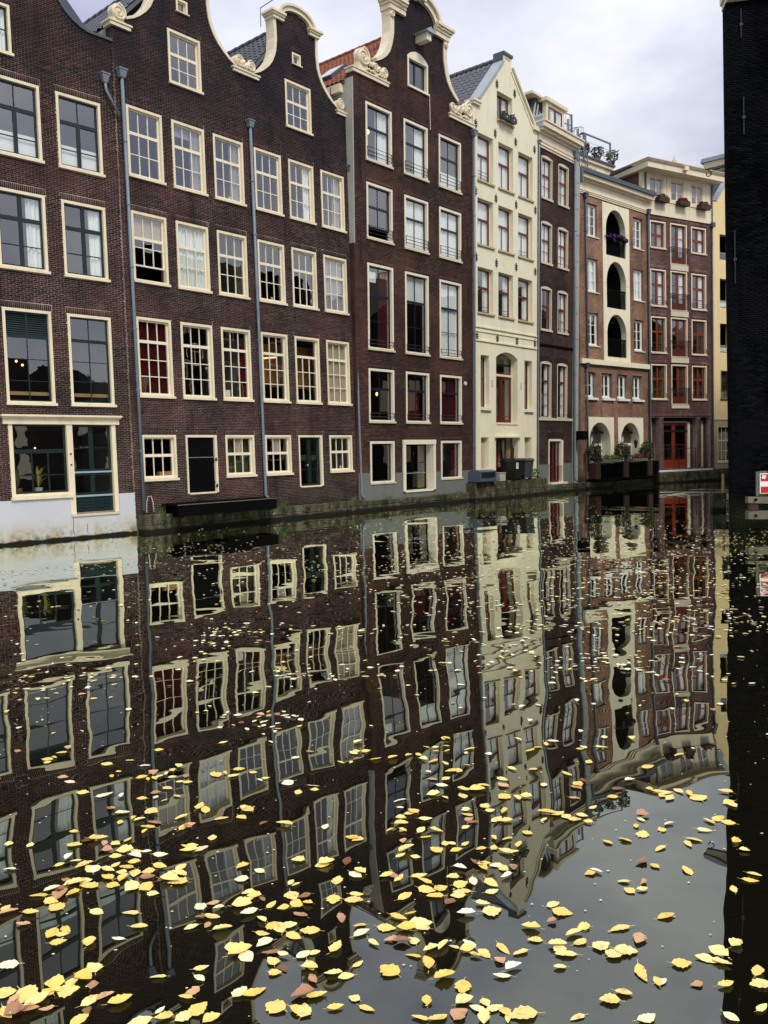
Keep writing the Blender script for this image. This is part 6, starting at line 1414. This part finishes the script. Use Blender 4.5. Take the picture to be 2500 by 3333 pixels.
NEAR = [(-1.82,5.29,'y'), (-2.23,5.36,'b'), (-2.21,5.44,'y'), (-2.20,5.53,'y'), (-1.69,5.34,'y'), (-1.56,5.24,'p'), (-1.72,5.08,'y'), (-1.48,5.01,'y'), (-1.48,5.12,'y'), (-1.39,5.09,'y'), (-1.36,5.15,'y'), (-1.34,5.21,'y'), (-1.26,5.04,'b'), (-1.22,4.94,'y'), (-1.32,4.86,'y'), (-1.10,5.07,'y'), (-1.07,5.05,'y'), (-0.96,5.02,'y'), (-0.85,5.07,'p'), (-0.79,4.93,'p'), (-0.62,4.89,'p'), (-1.43,4.71,'y'), (-1.56,4.76,'p'), (-1.67,4.79,'p'), (-1.81,4.83,'p'), (-2.02,5.08,'b'), (-1.95,5.00,'p'), (-1.57,4.59,'b'), (-1.48,4.51,'p'), (-1.32,4.53,'y'), (-1.14,4.44,'y'), (-1.36,4.42,'y'), (-1.46,4.40,'y'), (-1.29,4.33,'y'), (-1.29,4.27,'y'), (-1.27,4.38,'b'), (-1.10,4.32,'y'), (-1.07,4.33,'b'), (-1.07,4.57,'y'), (-1.03,4.53,'y'), (-0.81,4.42,'y'), (-0.80,4.53,'b'), (-0.68,4.33,'b'), (-0.57,4.30,'y'), (-0.53,5.41,'b'), (-0.46,4.82,'p'), (-0.35,4.27,'p'), (-1.67,4.30,'y'), (-1.84,4.16,'y'), (-1.96,4.18,'y'), (-1.83,3.90,'p'), (-1.61,4.15,'y'), (-1.56,4.19,'b'), (-1.51,4.21,'b'), (-1.46,4.14,'b'), (-1.40,4.15,'y'), (-1.35,4.18,'y'), (-1.42,4.07,'b'), (-1.36,4.01,'y'), (-1.33,4.06,'y'), (-1.27,4.06,'y'), (-1.54,3.97,'y'), (-1.59,4.01,'p'), (-1.48,3.94,'y'), (-1.44,3.88,'y'), (-1.35,3.87,'y'), (-1.33,3.92,'y'), (-1.27,3.89,'y'), (-1.25,3.95,'b'), (-1.33,3.79,'y'), (-1.25,3.78,'y'), (-1.21,3.83,'y'), (-1.14,3.78,'b'), (-1.28,3.73,'y'), (-1.19,3.70,'y'), (-1.12,3.69,'y'), (-1.14,4.01,'p'), (-1.22,4.05,'p'), (-1.04,4.09,'y'), (-1.01,4.04,'y'), (-0.95,4.06,'p'), (-1.01,4.10,'b'), (-0.92,4.18,'y'), (-1.11,3.89,'y'), (-1.01,3.88,'y'), (-1.04,3.81,'b'), (-1.01,3.80,'y'), (-1.06,3.76,'b'), (-1.03,3.75,'b'), (-0.99,3.73,'y'), (-1.51,3.77,'b'), (-1.46,3.74,'b'), (-1.51,3.71,'b'), (-1.44,3.66,'b'), (-1.50,3.64,'b'), (-1.42,3.77,'y'), (-1.39,3.72,'y'), (-1.59,3.65,'y'), (-1.47,3.55,'y'), (-1.51,3.60,'y'), (-1.28,3.50,'y'), (-1.69,3.55,'y'), (-1.66,3.51,'b'), (-1.56,3.50,'y'), (-1.56,3.42,'b'), (-1.41,3.34,'y'), (-1.36,3.28,'y'), (-1.36,3.37,'y'), (-1.36,3.33,'b'), (-1.23,3.27,'y'), (-1.13,3.48,'y'), (-1.06,3.37,'b'), (-1.12,3.29,'p'), (-0.84,3.51,'p'), (-0.82,3.43,'b'), (-0.77,3.43,'y'), (-0.84,3.35,'y'), (-0.78,3.37,'b'), (-0.71,3.33,'y'), (-0.79,3.54,'b'), (-0.65,3.62,'y'), (-0.70,3.74,'p'), (-0.63,3.82,'p'), (-0.47,3.70,'p'), (-0.46,3.91,'y'), (-0.34,3.85,'y'), (-0.32,3.87,'b'), (-0.18,3.75,'p'), (-0.16,3.78,'y'), (-0.22,3.87,'b'), (-0.62,3.59,'y'), (-0.65,3.55,'y'), (-0.58,3.56,'b'), (-0.66,3.51,'y'), (-0.62,3.45,'p'), (-0.56,3.39,'y'), (-0.54,3.29,'y'), (-0.50,3.35,'y'), (-0.47,3.33,'b'), (-0.48,3.49,'y'), (-0.45,3.58,'y'), (-0.43,3.52,'y'), (-0.40,3.58,'b'), (-0.35,3.30,'y'), (-0.41,3.27,'y'), (-0.40,3.42,'b'), (-0.27,3.54,'y'), (-0.17,3.58,'y'), (-0.18,3.53,'y'), (-0.23,3.38,'b'), (-0.26,3.71,'p'), (-0.15,3.33,'y'), (-0.14,3.27,'p'), (-0.09,3.20,'b'), (-0.24,3.18,'y'), (-0.65,3.20,'y'), (-0.61,3.17,'y'), (-0.58,3.14,'p'), (-0.52,3.21,'p'), (-0.49,3.16,'b'), (-0.48,3.10,'y'), (-0.44,3.14,'p'), (-0.43,3.05,'b'), (-0.33,3.07,'b'), (-0.33,3.05,'y'), (-0.24,3.01,'y'), (-0.19,2.99,'y'), (-0.31,2.98,'b'), (-0.15,3.07,'y'), (-0.74,3.07,'y'), (-1.50,3.13,'p'), (-0.89,3.02,'p'), (-0.57,2.92,'p'), (-0.52,2.92,'b'), (-0.99,2.89,'y'), (-1.05,2.91,'b'), (-1.17,3.03,'y'), (-1.12,2.98,'b'), (-1.10,2.90,'y'), (-1.20,3.00,'y'), (-1.20,2.96,'y'), (-1.27,2.95,'b'), (-1.24,2.96,'y'), (-1.27,3.01,'p'), (-1.43,2.95,'y'), (-1.38,2.91,'b'), (-1.34,2.95,'b'), (-1.34,2.90,'y'), (-1.37,2.84,'y'), (-1.30,2.86,'b'), (-1.24,2.86,'b'), (-1.29,2.90,'y'), (-1.34,2.84,'b'), (-0.76,2.90,'y'), (-0.75,2.93,'b'), (-0.70,2.83,'y'), (-0.43,2.83,'y'), (-0.34,2.89,'b'), (-0.29,2.89,'y'), (-0.34,2.81,'y'), (-0.22,2.82,'y'), (-0.11,2.81,'y'), (-0.81,2.79,'y'), (-0.74,2.80,'y'), (-0.64,2.77,'p'), (-1.10,2.79,'y'), (-0.89,2.77,'b'), (-0.21,4.14,'y'), (-0.18,4.11,'y'), (-0.32,5.20,'y'), (-0.24,5.36,'y'), (-0.22,5.56,'y'), (-0.10,5.24,'y'), (0.37,5.58,'p'), (0.23,5.43,'y'), (0.29,5.42,'y'), (0.36,5.44,'y'), (0.36,5.35,'y'), (0.11,5.29,'y'), (0.20,5.20,'y'), (0.26,5.17,'y'), (0.33,5.13,'y'), (0.36,4.99,'y'), (0.40,5.00,'b'), (0.22,4.98,'p'), (0.24,4.87,'b'), (0.73,5.00,'y'), (0.85,4.98,'y'), (0.65,4.85,'y'), (0.64,4.75,'b'), (1.07,5.47,'p'), (0.89,5.31,'y'), (0.95,5.36,'y'), (1.21,5.08,'y'), (1.35,5.32,'p'), (1.24,5.34,'p'), (1.54,4.97,'y'), (1.79,5.15,'y'), (1.37,4.76,'p'), (1.11,4.78,'b'), (1.06,4.72,'y'), (1.04,4.90,'y'), (0.87,4.74,'p'), (0.52,4.74,'y'), (0.48,4.68,'y'), (0.23,4.65,'y'), (0.39,4.61,'y'), (0.29,4.59,'y'), (0.04,4.57,'p'), (0.39,4.42,'y'), (0.39,4.36,'y'), (0.52,4.41,'y'), (0.62,4.59,'y'), (0.74,4.58,'y'), (0.69,4.56,'y'), (0.59,4.40,'y'), (0.54,4.30,'y'), (0.58,4.27,'y'), (0.37,4.21,'y'), (0.41,4.27,'b'), (0.78,4.27,'y'), (0.81,4.35,'y'), (0.87,4.35,'y'), (0.90,4.31,'y'), (0.94,4.27,'y'), (1.00,4.23,'y'), (1.07,4.41,'b'), (1.00,4.54,'b'), (1.21,4.54,'b'), (1.27,4.64,'b'), (1.51,4.58,'y'), (1.51,4.50,'y'), (1.44,4.62,'y'), (1.59,4.59,'y'), (1.64,4.55,'y'), (1.66,4.50,'y'), (1.48,4.54,'y'), (1.47,4.59,'y'), (1.30,4.32,'b'), (1.30,4.29,'b'), (1.23,4.17,'y'), (1.40,4.18,'p'), (1.34,4.12,'y'), (1.23,4.07,'y'), (1.04,4.00,'y'), (1.13,4.02,'y'), (1.27,3.92,'y'), (1.46,4.00,'y'), (1.42,3.96,'y'), (1.61,4.20,'y'), (1.67,4.23,'y'), (1.70,4.18,'y'), (1.55,4.10,'y'), (1.84,4.56,'y'), (1.80,4.42,'y'), (1.81,4.39,'y'), (1.65,3.97,'y'), (1.14,3.80,'b'), (1.19,3.75,'b'), (1.32,3.70,'y'), (0.88,3.70,'y'), (1.01,3.62,'b'), (1.01,3.54,'y'), (1.07,3.55,'b'), (1.65,3.87,'y'), (1.60,3.65,'y'), (1.56,3.60,'b'), (1.46,3.53,'y'), (1.30,3.12,'y'), (0.04,4.28,'y'), (0.09,4.41,'y'), (0.17,4.33,'y'), (0.04,4.34,'y'), (-0.02,4.21,'y'), (0.05,4.20,'y'), (0.14,4.20,'y'), (0.22,4.19,'b'), (0.16,4.12,'y'), (0.25,4.04,'y'), (0.35,4.03,'y'), (0.20,3.97,'y'), (0.30,3.96,'p'), (0.42,3.97,'y'), (0.50,4.08,'y'), (0.56,4.07,'y'), (0.61,4.01,'y'), (0.67,4.13,'y'), (0.53,3.93,'y'), (0.57,3.93,'y'), (0.48,3.98,'y'), (0.05,4.07,'b'), (0.06,3.98,'y'), (0.03,3.92,'y'), (0.10,3.91,'y'), (0.43,3.83,'y'), (0.39,3.83,'b'), (0.41,3.79,'y'), (0.47,3.80,'p'), (0.50,3.77,'y'), (0.55,3.77,'b'), (0.30,3.78,'p'), (0.02,3.72,'y'), (0.11,3.73,'y'), (0.13,3.68,'y'), (-0.00,3.74,'b'), (-0.04,3.73,'y'), (0.14,3.60,'y'), (0.20,3.61,'y'), (0.26,3.70,'p'), (0.35,3.66,'p'), (0.29,3.64,'y'), (0.43,3.64,'y'), (0.50,3.70,'p'), (0.42,3.57,'b'), (0.17,3.54,'y'), (0.27,3.54,'y'), (0.29,3.57,'y'), (0.23,3.49,'b'), (0.04,3.55,'b'), (0.29,3.39,'p'), (0.37,3.47,'y'), (0.40,3.41,'b'), (0.01,3.38,'y'), (0.06,3.41,'y'), (0.10,3.34,'y'), (-0.04,3.31,'y'), (0.04,3.30,'y'), (0.02,3.20,'b'), (0.06,3.21,'b'), (0.13,3.15,'y'), (0.18,3.16,'y'), (0.22,3.16,'b'), (0.06,3.11,'y'), (0.11,3.05,'y'), (0.17,2.97,'y'), (-0.03,3.02,'y'), (0.38,2.97,'p'), (0.23,2.91,'y'), (0.30,3.10,'p'), (0.33,3.11,'y'), (0.38,3.06,'b'), (0.41,3.14,'p'), (0.47,3.11,'y'), (0.54,3.19,'y'), (0.54,3.28,'y'), (0.63,3.32,'b'), (0.69,3.39,'y'), (0.75,3.27,'y'), (0.70,3.22,'y'), (0.71,3.17,'y'), (0.62,3.15,'y'), (0.64,3.09,'y'), (0.60,3.01,'y'), (0.89,3.25,'b'), (0.94,3.18,'b'), (0.82,3.08,'y'), (0.87,3.10,'b'), (1.10,3.33,'y'), (1.05,3.01,'y'), (0.89,2.96,'p'), (0.94,2.91,'p'), (1.15,3.03,'y'), (1.21,3.07,'y'), (1.20,3.01,'y'), (1.16,2.88,'y'), (0.79,2.85,'p'), (0.73,2.81,'b'), (1.06,2.89,'b'), (0.10,2.84,'b'), (0.33,2.79,'y'), (0.27,2.79,'p'), (0.23,2.83,'y'), (0.21,2.76,'b'), (0.29,2.74,'y'), (0.37,2.74,'y'), (0.42,2.75,'y'), (0.60,2.73,'y'), (0.82,2.71,'b'), (1.11,2.71,'p'), (1.30,2.95,'y'), (1.28,2.88,'y'), (1.23,2.75,'y'), (0.07,2.75,'y'), (0.13,2.75,'b')]
rnd = random.Random(77)
items = []
NEAR = [(x, y, 'y' if (c == 'b' and k % 5 in (1, 3)) or (c == 'p' and k % 3 == 0) else c) for k, (x, y, c) in enumerate(NEAR)]
for x, y, c in NEAR: items.append((x, y, c, (rnd.uniform(.050, .090) if c != 'b' else rnd.uniform(.046, .080))*(1.18 if rnd.random() < .12 else 1)))
cam_xy = lambda x, y: x*x+y*y
items.sort(key=lambda q: -(q[3]/sqrt(cam_xy(q[0], q[1]))**1.7))
LCOL = ((-.36, 'shop window'), (-.29, 'white plaster base'), (-.20, 'black cellar door'), (-.14, 'second drainpipe'), (-.05, 'glazed cellar door'), (.03, 'left hoist house windows'), (.11, 'right hoist house windows'), (.19, 'cream house'), (.25, 'slim brick house'), (.31, 'arched house'), (.37, 'orange windows'), (9, 'black wall'))
LROW = ((3.25, 'at the bottom edge'), (3.8, 'in the nearest drift'), (4.5, 'in the second drift'), (5.4, 'halfway out'), (7, 'far out'), (99, 'farthest out'))
names = {'y': 'yellow', 'p': 'cream', 'b': 'brown'}
for k, (x, y, c, s) in enumerate(items[:300]):
    me = rnd.choice(LMESH[c]); o = link('fallen_leaf', me, None, (x, y, .002+.0006*(k % 9)))
    o.rotation_euler = (rnd.gauss(0, .05), rnd.gauss(0, .05), rnd.random()*6.283 if rnd.random() < .4 else rnd.gauss(0, .5)+(pi if rnd.random() < .5 else 0)); o.scale = (s, s*rnd.uniform(.85, 1.25), s)
    g = x/y; col = next(n for lim, n in LCOL if g < lim); row = next(n for lim, n in LROW if y < lim)
    size = 'big' if s > .078 else ('small' if s < .062 else 'medium')
    tag(o, size+' '+names[c]+' leaf '+row+', below the '+col, 'leaf', 'leaves floating on the canal')
# the countless small ones farther out
far = MB()
def put(x, y, s, c):
    q = LM[c][rnd.randrange(14)]; a = rnd.random()*6.283; ca, sa = cos(a)*s, sin(a)*s; tx = rnd.gauss(0, .05)
    far.add([(x+px*ca-py*sa, y+px*sa+py*ca, .003+abs(pz)*s+px*tx*s*.5+.002) for px, py, pz in q.v], q.f, {'y': 0, 'p': 1, 'b': 2}[c], rnd.uniform(.02, .98))
def pick(): 
    r = rnd.random(); return 'y' if r < .18 else ('p' if r < .90 else 'b')
for q in items[300:]: put(q[0], q[1], q[3], q[2])
for q in items:                                   # stragglers that drifted up against the larger leaves
    for k in range(2):
        if rnd.random() < (.34 if q[1] > 4.4 and q[0] < .12*q[1] else .05): put(q[0]+rnd.gauss(0, .07), q[1]+rnd.gauss(0, .08), rnd.uniform(.04, .085), rnd.choice('yyyypb'))
def inside(x, y):
    dx, dy = x-O_A[0], y-O_A[1]; return (dx*.757-dy*.653) > .6 and not (x > 8.0 and y > 19.6-.18*(x-8)) and abs(x) < .62*y+.5 and (x-14.4)*.5-(y-45.8)*.866 > .8
n_far = 0
for k in range(190):
    if k < 120: y = rnd.uniform(5.6, 19)
    else: y = rnd.uniform(10, 34)
    x = rnd.uniform(-.47, .5)*y
    if rnd.random() < .35 and y > 9: x = rnd.uniform(.02, .5)*y
    n = int(rnd.expovariate(1/13.))+2; ax, ay = rnd.uniform(.25, 1.1)*y/12, rnd.uniform(.12, .5)*y/12; sk = rnd.uniform(-.4, .4)
    for i in range(n):
        px, py = rnd.gauss(0, ax), rnd.gauss(0, ay); px, py = x+px, y+py+px*sk
        if py > 4.9 and inside(px, py): put(px, py, rnd.uniform(.035, .075), pick()); n_far += 1
for k in range(2300):
    y = 5.2+rnd.random()**1.0*22; x = (rnd.uniform(-.5, .55) if k < 900 else rnd.uniform(.0, .52))*y
    if k >= 900: y += 3; x *= (y+3)/y
    if inside(x, y): put(x, y, rnd.uniform(.03, .075), pick())
o = link('drifting_leaves', far.mesh('drifting_leaves', [LEAF_Y, LEAF_P, LEAF_B], smooth=True)); o['kind'] = 'stuff'
# small floating specks near the viewer
m = MB()
for k in range(420):
    y = rnd.uniform(2.7, 8); x = rnd.uniform(-.5, .5)*y; s = rnd.uniform(.003, .008); m.add([(x-s, y, .004), (x, y-s*.7, .005), (x+s, y, .004), (x, y+s*.7, .005)], [(0, 1, 2, 3)])
o = link('floating_specks', m.mesh('floating_specks', LEAF_P)); o['kind'] = 'stuff'
